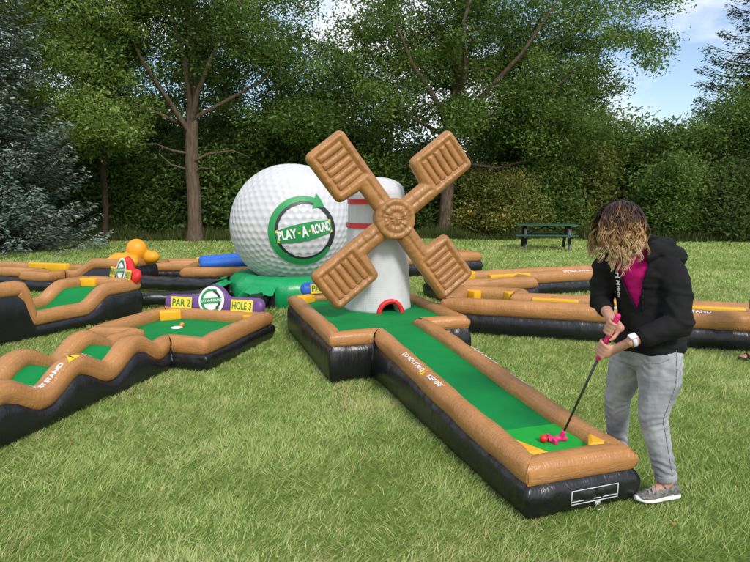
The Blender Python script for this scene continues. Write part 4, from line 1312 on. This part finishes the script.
# tall dry grass along the wood edge
def rough_grass():
    rng = np.random.default_rng(55)
    n = 26000
    x = rng.uniform(-17, 20, n); y = 21.9 + rng.gamma(1.5, .5, n) - np.where(x > 9, 1.0, 0) + .4 * vn(x * .5, 0, 2.0) + np.where((x > 1) & (x < 8), .9, 0)
    h = rng.uniform(.25, .75, n) * (.8 + .5 * vn(x * .7, 3, 1))
    az = rng.uniform(0, 2 * PI, n); ln = h * rng.uniform(.1, .5, n); la = rng.uniform(0, 2 * PI, n)
    p = np.stack([x, y, np.zeros(n) - .02], -1); w = np.stack([np.cos(az), np.sin(az), 0 * az], -1) * .011
    t = p + np.stack([np.cos(la) * ln, np.sin(la) * ln, h], -1)
    V = np.stack([p - w, p + w, t], 1).reshape(-1, 3)
    me = mesh_data('rough_grass', V, np.arange(n * 3).reshape(n, 3), M['rough']); tint_attr(me, np.clip(rng.normal(.45, .22, n), 0, 1))
    tag(link('rough_grass', me), 'tall unmown grass along the foot of the trees', 'grass', kind='stuff')
M['rough'] = leafy('rough_grass_blades', [(0, (.03, .06, .012)), (.5, (.09, .13, .03)), (1, (.26, .22, .09))])
rough_grass()

def fallen_leaves():
    rng = np.random.default_rng(66)
    n = 70
    y = 2.4 + rng.gamma(1.6, 3.0, n); x = rng.uniform(-.66, .66, n) * y
    P = np.stack([x, y, np.full(n, .028)], -1)
    a = rng.uniform(0, 2 * PI, n); s = rng.uniform(.010, .019, n)[:, None]
    A = np.stack([np.cos(a), np.sin(a), rng.normal(0, .25, n)], -1) * s; B = np.stack([-np.sin(a), np.cos(a), rng.normal(0, .25, n)], -1) * s * .6
    V = np.stack([P - A, P - B * 1.1 - A * .2, P - B * .8 + A * .5, P + A * 1.1, P + B * .8 + A * .5, P + B * 1.1 - A * .2], 1).reshape(-1, 3)
    me = mesh_data('fallen_leaves', V, np.arange(n * 6).reshape(n, 6), M['dry_leaf'], smooth=False); tint_attr(me, rng.random(n))
    tag(link('fallen_leaves', me), 'small yellow and brown fallen leaves scattered on the lawn', 'leaves', kind='stuff')
M['dry_leaf'] = leafy('dry_leaf', [(0, (.20, .09, .02)), (.5, (.50, .24, .03)), (1, (.62, .42, .10))])
fallen_leaves()

# ------------------------------------------------------------------ people
def mk_skin(name, col):
    m, n, l, b = mat(name, col, .5, .4)
    v = coords(n, l)
    f = noise(n, l, v, 14, 4)
    l.new(ramp(n, l, f, [(.3, tuple(c * .88 for c in col)), (.7, tuple(min(1, c * 1.08) for c in col))]), b.inputs['Base Color'])
    b.inputs['Subsurface Weight'].default_value = .12
    b.inputs['Subsurface Radius'].default_value = (.012, .005, .003)
    return m
def mk_cloth(name, c0, c1, scale=3.0, fine=220, rough=.85, bmp=.25):
    m, n, l, b = mat(name, c0, rough, .2)
    v = coords(n, l)
    f = noise(n, l, v, scale, 5, .6)
    l.new(ramp(n, l, f, [(.32, c0), (.68, c1)]), b.inputs['Base Color'])
    p = bump(n, l, None, noise(n, l, v, fine, 2), bmp, .002)
    bump(n, l, b, noise(n, l, v, 16, 4, .6), .3, .012, p)
    return m
M['skin'] = mk_skin('skin', (.52, .27, .19))
M['hoodie'] = mk_cloth('black_fleece', (.006, .006, .007), (.011, .011, .012), 4, 260)
M['shirt'] = mk_cloth('magenta_cotton', (.42, .004, .12), (.54, .008, .17), 5)
M['jeans'] = mk_cloth('grey_denim', (.21, .22, .245), (.42, .43, .455), 7.0, 320, .9, .4)
M['seam'] = mat('denim_seam', (.24, .25, .27), .9)[0]
M['shoe'] = mk_cloth('grey_knit', (.07, .068, .065), (.26, .25, .235), 55, 300)
M['sole'] = mat('white_rubber', (.72, .71, .68), .6)[0]
M['lace'] = mat('lace', (.33, .32, .30), .8)[0]
M['pink'] = mat('pink_rubber', (.70, .025, .17), .4)[0]
M['shaft'] = mat('black_shaft', (.02, .02, .022), .3)[0]
M['watch_band'] = mat('watch_band', (.62, .64, .68), .5)[0]
M['watch_face'] = mat('watch_face', (.01, .01, .012), .15)[0]

def child(name, me, root):
    o = link(name, me, root); o.location = -root.location; return o

def crumple(me, amp, f1, f2, seed, axis=None):
    V, N = get_co(me), get_no(me)
    d = amp * (vn(V[:, 0] * f1 + seed, V[:, 1] * f1, V[:, 2] * f1 * 2.0) + .5 * vn(V[:, 0] * f2, V[:, 1] * f2 + seed, V[:, 2] * f2 * 1.8))
    # sharp creases
    r = 1 - np.abs(vn(V[:, 0] * f1 * .8 + 3, V[:, 1] * f1 * .8 + seed, V[:, 2] * f1 * 1.7))
    d = d + amp * 1.1 * np.clip(r - .72, 0, 1) / .28
    set_co(me, V + N * d[:, None])

def hand(mb, c, ax, pd, side, wrist, open_=0.0, k=1.0):
    """hand closed round a bar: c point on the bar, ax bar direction, pd from bar to palm; side +1/-1 curls"""
    c, ax, pd, wrist = Vector(c), Vector(ax).normalized(), Vector(pd), Vector(wrist)
    pd = (pd - ax * pd.dot(ax)).normalized()
    t = ax.cross(pd).normalized() * side
    pc = c + pd * .034
    rot = Matrix((t, ax, pd)).transposed().to_quaternion()
    mb.ball(pc - t * .008, 1.0, (.040 * k, .044 * k, .019 * k), rot, 16)
    mb.cap(wrist, pc - t * .034 + ax * -.004, .0235 * k, .024 * k)
    mb.cap(wrist, pc - t * .015, .022 * k, .020 * k)
    for i in range(4):
        o = (i - 1.5) * .0205
        ln = (1.0, 1.06, 1.0, .85)[i]
        base = pc + ax * o + t * .026
        pts = [base]
        for a, rr in ((68, .030), (118, .0265), (165, .0255), (205 + 10 * open_, .025)):
            a = R(a * (0.92 + .08 * ln)); pts.append(c + ax * (o * 1.02 - .004 * (a > 2)) + (pd * math.cos(a) + t * math.sin(a)) * rr)
        mb.chain(pts, [.0105 * k, .0098 * k, .0092 * k, .0085 * k, .0072 * k], 10)
    th = [pc - t * .030 - ax * .012, c - t * .030 + pd * .012 - ax * -.022, c - t * .024 - pd * .010 + ax * .044, c - t * .012 - pd * .022 + ax * .056]
    mb.chain(th, [.015 * k, .0125 * k, .0105 * k, .0085 * k], 10)

def loose_hand(mb, wrist, d, fr, k=1.0):
    """hanging hand with five slightly curled fingers; d pointing down the arm, fr palm normal"""
    w, d, fr = Vector(wrist), Vector(d).normalized(), Vector(fr)
    fr = (fr - d * fr.dot(d)).normalized(); s = d.cross(fr)
    rot = Matrix((s, d, fr)).transposed().to_quaternion()
    mb.ball(w + d * .055, 1.0, (.040 * k, .052 * k, .017 * k), rot, 14); mb.cap(w, w + d * .04, .024 * k, .026 * k)
    for i in range(4):
        L = (.062, .072, .068, .052)[i] * k
        b0 = w + d * .092 + s * (i - 1.5) * .0195
        mb.chain([b0, b0 + d * L * .45 + fr * .008, b0 + d * L * .78 + fr * .022, b0 + d * L * .92 + fr * .04], [.0098, .0092, .0085, .007], 8)
    b0 = w + d * .03 - s * .03
    mb.chain([b0, b0 + d * .03 - s * .02 + fr * .01, b0 + d * .062 - s * .022 + fr * .022], [.014, .0115, .0085], 8)

def head_parts(mb, c, f, u, k=1.0):
    """skull, jaw, nose, lips, brow and ears; f face direction, u up axis of the head"""
    c, f, u = Vector(c), Vector(f).normalized(), Vector(u)
    u = (u - f * u.dot(f)).normalized(); s = u.cross(f)
    q = Matrix((s, f, u)).transposed().to_quaternion()
    P = lambda x, y, z: c + s * x * k + f * y * k + u * z * k
    mb.ball(P(0, -.012, .025), 1, (.075 * k, .093 * k, .088 * k), q, 22)
    mb.ball(P(0, .022, -.045), 1, (.058 * k, .066 * k, .070 * k), q, 20)
    mb.ball(P(0, .068, -.098), 1, (.026 * k, .022 * k, .020 * k), q, 12)
    mb.cap(P(0, .084, .012), P(0, .106, -.028), .009 * k, .0135 * k, 10)
    for sx in (-1, 1):
        mb.ball(P(sx * .011, .096, -.033), .009 * k, seg=8)
        mb.ball(P(sx * .032, .078, .024), 1, (.022 * k, .010 * k, .007 * k), q, 10)
        mb.ball(P(sx * .040, .066, -.028), 1, (.022 * k, .016 * k, .022 * k), q, 10)
        mb.ball(P(sx * .078, -.010, -.008), 1, (.010 * k, .020 * k, .031 * k), q, 10)
    mb.ball(P(0, .083, -.063), 1, (.024 * k, .010 * k, .0075 * k), q, 10); mb.ball(P(0, .081, -.076), 1, (.021 * k, .010 * k, .008 * k), q, 10)
    return P, q

def shoe(root, ank, dirv, name='shoe', k=1.0, um=None, sm_=None, low=False):
    a = Vector(ank); d = Vector((dirv[0], dirv[1], 0)); d.normalize(); s = Vector((-d.y, d.x, 0))
    g = Vector((a.x, a.y, 0))
    P = lambda x, y, z: g + d * x * k + s * y * k + Vector((0, 0, z * k))
    up = MB()
    secs = [(-.062, .024, .050, .045), (-.045, .033, .096, .05), (-.01, .036, .100, .052), (.03, .038, .092, .05), (.07, .042, .072, .04), (.11, .046, .056, .03), (.15, .044, .046, .026), (.18, .033, .038, .024), (.195, .016, .030, .024)]
    rings_ = []
    for x, w, h, _ in secs:
        z0 = .016 + (.010 * max(0, (x - .12) / .075) ** 2)
        rings_.append((P(x, 0, (h + z0) / 2), s * w * k, Vector((0, 0, (h - z0) / 2 * k))))
    up.rings(rings_, 24)
    me = remesh(up.data(name, um or M['shoe']), .006, 4)
    o = child(name, me, root)
    so = MB()
    rings_ = []
    for x, w in ((-.070, .020), (-.055, .034), (-.01, .040), (.04, .041), (.09, .047), (.13, .049), (.165, .043), (.19, .028), (.203, .012)):
        z0 = .000 + .014 * max(0, (x - .12) / .08) ** 2
        rings_.append((P(x, 0, z0 + .0135), s * w * k, Vector((0, 0, .0135 * k))))
    so.rings(rings_, 24)
    e = remesh(so.data('sole', sm_ or M['sole']), .005, 3); so_ = link('sole', e, o)
    if not low:
        lc = MB()
        for i in range(5):
            x = .035 + i * .020; h = .092 - i * .0085
            for sg in (-1, 1): lc.chain([P(x, -sg * .026, h - .014), P(x + .006, 0, h + .004), P(x + .014, sg * .026, h - .016)], [.0032] * 3, 6)
        for sg in (-1, 1): lc.chain([P(.03, 0, .100), P(.035, sg * .02, .112), P(.05, sg * .034, .096), P(.04, sg * .030, .075)], [.003] * 4, 6)
        lc.build('laces', M['lace'], o)
    return o

def make_woman():
    root = empty('person', (1.5, 3.08, 0), 0, 'woman in a black hoodie and grey jeans bending over a putter', 'person')
    T = Vector((1.221, 2.90, .982)); B = Vector((1.055, 3.150, .252))
    ax = (B - T).normalized()
    lat, fwd = Vector((.72, -.69, 0)), Vector((-.69, -.72, 0))
    plat, pfw = Vector((.30, -.954, 0)), Vector((-.954, -.30, 0))
    def mixv(a, b, t): return (a * (1 - t) + b * t).normalized()
    prof = [(.795, 1.483, 3.075, .178, .152, 0), (.82, 1.483, 3.075, .188, .166, 0), (.90, 1.482, 3.078, .172, .152, .1), (.98, 1.478, 3.080, .160, .142, .3), (1.06, 1.465, 3.083, .160, .138, .6), (1.14, 1.445, 3.085, .168, .136, .9), (1.20, 1.430, 3.086, .176, .132, 1), (1.26, 1.412, 3.088, .160, .110, 1), (1.305, 1.402, 3.088, .110, .088, 1), (1.335, 1.395, 3.086, .075, .07, 1)]
    def torso(mb, grow_, z0=None):
        rs = []
        for z, x, y, w, d, t in prof:
            la, fw = mixv(plat, lat, t), mixv(pfw, fwd, t)
            rs.append(((x, y, z), la * (w + grow_), fw * (d + grow_)))
        mb.rings(rs, 36)
    LS, LE, LW = Vector((1.520, 2.975, 1.235)), Vector((1.528, 2.868, .975)), Vector((1.278, 2.845, .888))
    RS, RE, RW = Vector((1.292, 3.205, 1.235)), Vector((1.262, 3.215, 1.03)), Vector((1.250, 3.005, .958))
    gL, gR = T + ax * .165, T + ax * .045
    # ---- body, one skin
    b = MB()
    torso(b, -.035)
    b.chain([LS, LE, LW], [.045, .037, .0265]); b.chain([RS, RE, RW], [.043, .036, .0265])
    hand(b, gL, ax, (LW - gL) + Vector((.0, -.06, .0)), 1, LW)
    hand(b, gR, ax, (RW - gR) + Vector((.02, .03, 0)), -1, RW)
    b.chain([(1.40, 3.085, 1.29), (1.345, 3.06, 1.385)], [.055, .052])
    HC = Vector((1.278, 3.035, 1.462))
    F_ = Vector((-.60, .22, -.72)).normalized(); U_ = Vector((-.70, .10, .62))
    P, q = head_parts(b, HC, F_, U_)
    b.chain([(1.50, 2.985, .80), (1.48, 2.96, .47), (1.565, 2.945, .10)], [.085, .052, .036]); b.chain([(1.45, 3.15, .80), (1.415, 3.24, .47), (1.45, 3.30, .10)], [.085, .052, .036])
    b.cap((1.565, 2.945, .09), (1.50, 2.93, .045), .034, .03); b.cap((1.45, 3.30, .09), (1.41, 3.36, .045), .034, .03)
    child('body', remesh(b.data('body', M['skin']), .0063, 3), root)
    # ---- jeans
    b = MB()
    b.rings([((1.49, 3.075, .685), plat * .10, pfw * .10), ((1.488, 3.072, .72), plat * .155, pfw * .138), ((1.49, 3.072, .78), plat * .172, pfw * .150), ((1.492, 3.075, .86), plat * .16, pfw * .138), ((1.495, 3.078, .90), plat * .15, pfw * .13)], 30)
    b.chain([(1.500, 2.995, .775), (1.502, 2.972, .66), (1.488, 2.962, .56), (1.470, 2.957, .46), (1.500, 2.950, .34), (1.530, 2.947, .23)], [.117, .110, .090, .072, .066, .057])
    b.cone((1.530, 2.947, .24), (1.560, 2.945, .115), .056, .053, 20)
    b.chain([(1.455, 3.145, .775), (1.425, 3.185, .66), (1.412, 3.215, .56), (1.402, 3.24, .46), (1.42, 3.27, .34), (1.435, 3.29, .23)], [.114, .104, .087, .071, .067, .058])
    b.cone((1.435, 3.29, .24), (1.448, 3.30, .115), .057, .053, 20)
    me = remesh(b.data('jeans', M['jeans']), .0065, 8)
    crumple(me, .0022, 11, 34, 2.0)
    # gather the cloth at the knees and ankles
    V, N = get_co(me), get_no(me)
    for zc, wd, am in ((.44, .06, .0028), (.18, .07, .0040), (.73, .05, .0024)):
        w_ = np.exp(-((V[:, 2] - zc) / wd) ** 2)
        V = V + N * (am * w_ * np.sin(V[:, 2] * 150 + 9 * vn(V[:, 0] * 14, V[:, 1] * 14, V[:, 2] * 5)))[:, None]
    set_co(me, V)
    jo = child('jeans', me, root)
    from mathutils.bvhtree import BVHTree as BT
    bm = bmesh.new(); bm.from_mesh(me); jt = BT.FromBMesh(bm); bm.free()
    def seam(pts, r_=.0019):
        out_ = []
        for x_, z_ in pts:
            hit = jt.ray_cast(Vector((x_, 2.5, z_)), Vector((0, 1, 0)))
            if hit[0]: out_.append(hit[0] + Vector((0, -.0016, 0)))
        if len(out_) > 2:
            bb = MB(); bb.chain(out_, [r_] * len(out_), 5); bb.build('seam', M['seam'], jo)
    zz = np.linspace(.84, .15, 40)
    seam([(np.interp(z_, [.12, .23, .34, .46, .56, .66, .84], [1.575, 1.548, 1.520, 1.492, 1.515, 1.535, 1.54]), z_) for z_ in zz])
    seam([(1.50 - .10 * t_, .79 - .035 * math.sin(t_ * PI / 2)) for t_ in np.linspace(0, 1, 10)])
    for c, s_ in (((1.557, 2.945, .128), 1), ((1.4465, 3.299, .128), 1)):
        b = MB(); b.cone(Vector(c) + Vector((-.004, 0, .018)), Vector(c) + Vector((.004, 0, -.018)), .0575, .0565, 28)
        link('turn_up', remesh(b.data('turn_up', M['jeans']), .006, 2), jo)
    # ---- shirt
    b = MB(); torso(b, -.014)
    me = remesh(b.data('shirt', M['shirt']), .008, 4); crumple(me, .003, 14, 30, 5.0)
    child('shirt', me, root)
    # ---- hoodie
    b = MB(); torso(b, .0)
    b.chain([LS + Vector((-.05, .04, .0)), LS + Vector((.0, -.005, -.02)), (LS + LE) / 2 + Vector((.004, -.006, 0)), LE], [.080, .078, .070, .064])
    cu = LE + (LW - LE) * .80
    b.cap(LE, LE + (cu - LE) * .5, .064, .056); b.cone(LE + (cu - LE) * .4, cu, .057, .043, 20)
    b.chain([RS + Vector((.05, -.03, 0)), RS + Vector((0, 0, -.01)), (RS + RE) / 2, RE], [.08, .074, .066, .058])
    b.cone(RE + Vector((.002, .01, .02)), RE + (RW - RE) * .42, .058, .046, 20)
    # hood lying on the back and collar
    b.chain([(1.36, 2.985, 1.285), (1.44, 2.99, 1.33), (1.52, 3.05, 1.345), (1.50, 3.15, 1.345), (1.40, 3.19, 1.325), (1.315, 3.16, 1.27)], [.034, .042, .05, .05, .042, .034])
    b.chain([(1.50, 3.00, 1.31), (1.575, 3.05, 1.295), (1.585, 3.12, 1.29), (1.52, 3.20, 1.29)], [.045, .055, .055, .045]); b.chain([(1.58, 3.06, 1.28), (1.615, 3.07, 1.305)], [.04, .022])
    me = remesh(b.data('hoodie', M['hoodie']), .0075, 8)
    V = get_co(me)
    cx = np.interp(V[:, 2], [p[0] for p in prof], [p[1] for p in prof]); cy = np.interp(V[:, 2], [p[0] for p in prof], [p[2] for p in prof])
    lt = (V[:, 0] - cx) * lat.x + (V[:, 1] - cy) * lat.y; fr = (V[:, 0] - cx) * fwd.x + (V[:, 1] - cy) * fwd.y
    cut = (fr > .02) & (np.abs(lt + .012) < np.clip((V[:, 2] - 1.03) * .36, 0, .085)) & (V[:, 2] > 1.03)
    crumple(me, .0078, 8, 26, 7.0)
    bm = bmesh.new(); bm.from_mesh(me); bm.verts.ensure_lookup_table()
    bmesh.ops.delete(bm, geom=[bm.verts[i] for i in np.nonzero(cut)[0]], context='VERTS')
    bm.to_mesh(me); bm.free()
    me = bake(me, [('SOLIDIFY', dict(thickness=.007, offset=0.0))])
    me.polygons.foreach_set('use_smooth', np.ones(len(me.polygons), dtype=bool))
    ho = child('hoodie', me, root)
    from mathutils.bvhtree import BVHTree
    bm = bmesh.new(); bm.from_mesh(me); tree_ = BVHTree.FromBMesh(bm); bm.free()
    def chest_print(txt, size, l0, z0):
        V2, F = text_mesh(txt, size, .001, .012)
        out = []
        for x, y in V2:
            l_, z_ = l0 + y, z0 - x          # letters run down the front edge
            o_ = Vector((1.42, 3.085, z_)) + lat * l_ + fwd * .5
            hit = tree_.ray_cast(o_, -fwd)
            out.append((hit[0] + fwd * .003) if hit[0] else o_ - fwd * .36)
        mobj('chest_lettering', [tuple(p) for p in out], F, M['white_print'], ho)
    chest_print('H', .044, -.082, 1.195); chest_print('M', .036, -.080, 1.155); chest_print('WHITE', .020, -.078, 1.105)
    b = MB()
    for l0 in (.075,):
        for k in range(9):
            pass
    # cuffs and hem band
    for (a_, c_, r_) in ((LE + (LW - LE) * .80, (LW - LE).normalized(), .0445), (RE + (RW - RE) * .42, (RW - RE).normalized(), .0475)):
        b = MB(); b.cone(a_ - c_ * .020, a_ + c_ * .014, r_ + .001, r_ - .004, 24); link('cuff', remesh(b.data('cuff', M['hoodie']), .005, 2), ho)
    # drawstring
    b = MB(); pts = []
    for z_ in np.linspace(1.25, 1.02, 9):
        o_ = Vector((1.42, 3.085, z_)) + lat * (.055 + .02 * (1.25 - z_)) + fwd * .5
        hit = tree_.ray_cast(o_, -fwd)
        if hit[0]: pts.append(hit[0] + fwd * .004)
    if len(pts) > 2: b.chain(pts, [.0035] * len(pts), 6); b.build('drawstring', M['hoodie'], ho)
    # ---- watch
    d = (LW - LE).normalized()
    wr = LW - d * .012
    up = Vector((0, -.45, .9)); up = (up - d * up.dot(d)).normalized(); sd = d.cross(up)
    n, k = 28, 4
    V = []
    for i in range(n):
        a = 2 * PI * i / n
        for (o_, r_) in ((-.011, .0285), (-.011, .031), (.011, .031), (.011, .0285)):
            V.append(tuple(wr + d * o_ + (up * math.cos(a) + sd * math.sin(a)) * r_))
    wband = mobj('watch_band', V, grid_faces(n, k, True, True), M['watch_band'], root); wband.location = -root.location
    b = MB(); b.box(wr + up * .034, (.034, .038, .009), Matrix((sd, d, up)).transposed().to_quaternion(), .003); b.build('watch_face', M['watch_band'], wband)
    # ---- shoes
    shoe(root, (1.575, 2.945, 0), (-.97, -.22)); shoe(root, (1.455, 3.30, 0), (-.50, .86))
    # ---- hair: loose curls falling round the bent head
    rng = np.random.default_rng(8)
    f, u = F_, (U_ - F_ * U_.dot(F_)).normalized(); s = u.cross(f)
    fA, uA, sA, cA = map(np.array, (f, u, s, HC))
    Vs, Fs, Ts, off = [], [], [], 0
    sides, steps = 3, 20
    ph = np.linspace(0, 2 * PI, sides, endpoint=False)
    cnt = 0
    axes = np.stack([sA, fA, uA])
    rad = np.array([.082, .102, .100])
    cen = cA + uA * .018 - fA * .010
    while cnt < 235:
        v = rng.normal(size=3); v /= np.linalg.norm(v)
        if v[1] > .66 or v[2] < -.42 or (v[1] > .35 and v[2] < .25 and abs(v[0]) < .6): continue
        cnt += 1
        p = cen + axes.T @ (v * rad)
        nrm = axes.T @ v
        lng = rng.uniform(.165, .24) * (1.0 if v[2] < .6 else 1.15)
        st_ = lng / steps
        part = sA * (1 if v[0] > .06 else -1)
        vel = nrm * .30 + part * .75 + fA * .12 - uA * .1
        path = [p]
        for i in range(steps):
            g = .14 + .20 * i / steps
            vel = vel / np.linalg.norm(vel) + np.array([0, 0, -1]) * g * 1.1
            vel /= np.linalg.norm(vel)
            p = p + vel * st_
            q_ = axes @ (p - cen); e = np.sqrt(((q_ / (rad + .008 + .012 * (i / steps))) ** 2).sum())
            if e < 1: p = cen + axes.T @ (q_ / e)
            path.append(p)
        G0 = np.array(path); t_ = np.linspace(0, 1, steps + 1)
        T_ = np.gradient(G0, axis=0); T_ /= np.linalg.norm(T_, axis=1)[:, None]
        A0 = np.cross(T_, nrm + .01); A0 /= np.linalg.norm(A0, axis=1)[:, None]; B0 = np.cross(T_, A0)
        fr_ = 2 * PI * lng / rng.uniform(.075, .115); p0 = rng.uniform(0, 6.28)
        sgn = 1 if rng.random() < .5 else -1
        lam = rng.uniform(.007, .014); ltone = rng.normal(0, .12); lw = rng.uniform(.008, .017)
        for k_ in range(8):
            am = lam * rng.uniform(.8, 1.2) * np.clip((t_ - .10) / .45, 0, 1)
            pk = p0 + rng.normal(0, .28)
            ox, oy = rng.normal(0, lw, 2)
            bun = (1.0 - .55 * np.clip(t_ * 1.4, 0, 1))
            Pn = G0 + A0 * (np.cos(fr_ * t_ + pk) * am + ox * bun)[:, None] + B0 * (sgn * np.sin(fr_ * t_ + pk) * am * .8 + abs(oy) * .5 * bun)[:, None] + (nrm * rng.uniform(0, .008))[None]
            w = rng.uniform(.0016, .0033) * (np.minimum(1, .45 + t_ * 4) * (1 - t_ ** 4 * .85))
            T_ = np.gradient(Pn, axis=0); T_ /= np.linalg.norm(T_, axis=1)[:, None]
            A_ = np.cross(T_, np.array([.3, .2, .9])); A_ /= np.linalg.norm(A_, axis=1)[:, None]; B_ = np.cross(T_, A_)
            V = Pn[:, None] + (A_[:, None] * np.cos(ph)[None, :, None] * 1.25 + B_[:, None] * np.sin(ph)[None, :, None] * .8) * w[:, None, None]
            Vs.append(V.reshape(-1, 3)); Fs.append(grid_faces(steps + 1, sides, wrap_v=True, off=off)); off += (steps + 1) * sides
            Ts.append(np.repeat(np.clip(t_[:-1] * 1.35 - .16 + ltone + rng.normal(0, .06), 0, 1), sides))
    # scalp cap under the curls
    b = MB(); qq = Matrix((s, f, u)).transposed().to_quaternion()
    b.ball(Vector(cen) - f * .006, 1, (.088, .100, .104), qq, 24)
    cap_ = b.data('scalp', None); Vc = get_co(cap_)
    keep = ((Vc - cen) @ fA) < .045
    Fc = [list(p.vertices) for p in cap_.polygons if all(keep[i] for i in p.vertices)]
    idx = -np.ones(len(Vc), int); us = sorted({i for f_ in Fc for i in f_}); idx[us] = np.arange(len(us))
    V = np.concatenate(Vs + [Vc[us]])
    F = [tuple(f_) for f_ in np.concatenate(Fs)] + [tuple(int(idx[i]) + off for i in f_) for f_ in Fc]
    bpy.data.meshes.remove(cap_)
    me = mesh_data('hair', V, F, M['hair']); tint_attr(me, np.concatenate(Ts + [np.full(len(Fc), .02)]))
    child('hair', me, root)
    # eyes
    for sx in (-1, 1):
        b = MB(); b.ball(P(sx * .031, .079, .006), .0125, seg=12); child('eye', b.data('eye', M['sole']), root)
    # ---- putter and ball
    pt = empty('putter', tuple(B), 0, 'putter with pink head and pink grip held by the woman', 'putter')
    b = MB(); b.chain([T - ax * .03, T + ax * .235], [.0145, .0125], 16); me = remesh(b.data('grip', M['pink']), .003, 2)
    child('grip', me, pt)
    b = MB(); b.cone(T + ax * .20, B - ax * .02, .0068, .0062, 14); child('shaft', b.data('shaft', M['shaft']), pt)
    b = MB()
    h0 = B + Vector((0, 0, -.002)); dd = Vector((-.97, -.22, 0)).normalized(); ss = Vector((-dd.y, dd.x, 0))
    b.rings([(h0 - dd * .035 + Vector((0, 0, -.004)), ss * .012, Vector((0, 0, .012))), (h0 - dd * .03, ss * .018, Vector((0, 0, .017))), (h0 + dd * .03, ss * .016, Vector((0, 0, .017))), (h0 + dd * .07, ss * .022, Vector((0, 0, .015))), (h0 + dd * .082, ss * .018, Vector((0, 0, .012)))], 18)
    b.box(h0 + dd * .058, (.018, .105, .032), Matrix((dd, ss, Vector((0, 0, 1)))).transposed().to_quaternion(), .004)
    b.cap(B + Vector((0, 0, .005)), B - ax * .045, .017, .0125)
    child('head', remesh(b.data('head', M['pink']), .003, 2), pt)
    bl = h0 + dd * .108
    small_ball('golf_ball', M['ball_red'], (bl.x, bl.y, .2585), 'red golf ball in front of the pink putter head', .0235)
M['hair'] = leafy('hair_brown_to_blond', [(0, (.035, .016, .009)), (.28, (.10, .048, .022)), (.55, (.36, .19, .078)), (.8, (.62, .40, .19)), (1, (.74, .55, .33))], .42, .12, .45)
make_woman()

def make_bystander():
    """stands beside the long lane, only a sandalled foot inside the frame"""
    X, Y = 3.83, 5.58
    root = empty('person', (X, Y, 0), 0, 'bystander in black sandals beside the long lane', 'person')
    c = lambda x, y, z: Vector((X + x, Y + y, z))
    la, fw = Vector((.1, -.995, 0)), Vector((-.995, -.1, 0))
    b = MB()
    tors = [(.92, .15, .11), (1.05, .13, .10), (1.22, .15, .11), (1.38, .165, .10), (1.45, .10, .075), (1.50, .05, .05)]
    b.rings([(c(0, 0, z), la * (w - .012), fw * (d - .012)) for z, w, d in tors], 26)
    b.chain([c(0, 0, 1.46), c(-.01, 0, 1.56)], [.052, .05])
    head_parts(b, c(-.015, 0, 1.66), fw, (0, 0, 1))
    for sg in (-1, 1):
        sh = c(0, 0, 1.40) + la * sg * .165; el = sh + la * sg * .05 + Vector((.07, 0, -.28)); wr = el + Vector((.0, 0, -.24))
        b.chain([sh, el, wr], [.045, .037, .026]); loose_hand(b, wr, wr - el, -la * sg)
        hp = c(.0, 0, .90) + la * sg * .085
        b.chain([hp, hp + la * sg * .01 + Vector((-.01, 0, -.42)), hp + la * sg * .02 + Vector((.03, 0, -.81))], [.085, .055, .036])
        an = hp + la * sg * .02 + Vector((.03, 0, -.81))
        b.chain([Vector((an.x + .03, an.y, .03)), Vector((an.x - .06, an.y, .045)), Vector((an.x - .14, an.y, .03))], [.030, .032, .022])
        for i in range(5):
            t0 = Vector((an.x - .15, an.y, .025)) + la * sg * (i - 2) * -.015
            b.cap(t0, t0 + Vector((-.028 + abs(i - .5) * .004, 0, -.003)), .0098 if i else .013, .008, 8)
    child('body', remesh(b.data('body', M['skin']), .009, 3), root)
    b = MB()
    b.rings([(c(0, 0, z), la * w, fw * d) for z, w, d in [(.90, .162, .125)] + tors[1:5]], 26)
    for sg in (-1, 1):
        sh = c(0, 0, 1.40) + la * sg * .16; b.chain([sh - la * sg * .05, sh, sh + la * sg * .02 + Vector((.006, 0, -.14))], [.06, .06, .056])
    me = remesh(b.data('shirt', M['tee']), .009, 5); crumple(me, .004, 9, 22, 1.0); child('shirt', me, root)
    b = MB(); b.rings([(c(0, 0, z), la * w, fw * d) for z, w, d in [(.72, .11, .09), (.80, .165, .125), (.97, .155, .118)]], 26)
    for sg in (-1, 1):
        hp = c(0, 0, .86) + la * sg * .085; b.cone(hp, hp + Vector((-.005, 0, -.36)) + la * sg * .01, .105, .098, 20)
    me = remesh(b.data('shorts', M['shorts']), .009, 5); crumple(me, .004, 9, 22, 3.0); child('shorts', me, root)
    b = MB(); b.ball(c(.005, 0, 1.70), 1, (.10, .088, .088), seg=20); b.ball(c(.045, 0, 1.65), 1, (.06, .08, .085), seg=16)
    me = remesh(b.data('hair', M['dark_hair']), .008, 3); crumple(me, .004, 18, 60, 2.0); child('hair', me, root)
    for sg in (-1, 1):
        an = c(.03, 0, 0) + la * sg * .105
        b = MB()
        b.rings([(Vector((an.x + x, an.y, .0 + .009)), Vector((0, w, 0)), Vector((0, 0, .009))) for x, w in ((.075, .02), (.06, .034), (0, .038), (-.08, .043), (-.15, .048), (-.19, .036), (-.205, .015))], 20)
        for x, z in ((-.02, .075), (-.11, .055)):
            b.chain([Vector((an.x + x, an.y - .040, .015)), Vector((an.x + x - .01, an.y - .028, z * .8)), Vector((an.x + x - .012, an.y, z)), Vector((an.x + x - .01, an.y + .028, z * .8)), Vector((an.x + x, an.y + .040, .015))], [.012] * 5, 8)
        child('sandal', remesh(b.data('sandal', M['print_black']), .005, 2), root)
M['tee'] = mk_cloth('navy_cotton', (.02, .03, .07), (.035, .05, .11), 5)
M['shorts'] = mk_cloth('khaki_cotton', (.20, .16, .11), (.28, .23, .16), 5)
M['dark_hair'] = mk_cloth('dark_hair', (.02, .012, .008), (.06, .035, .02), 30)
make_bystander()
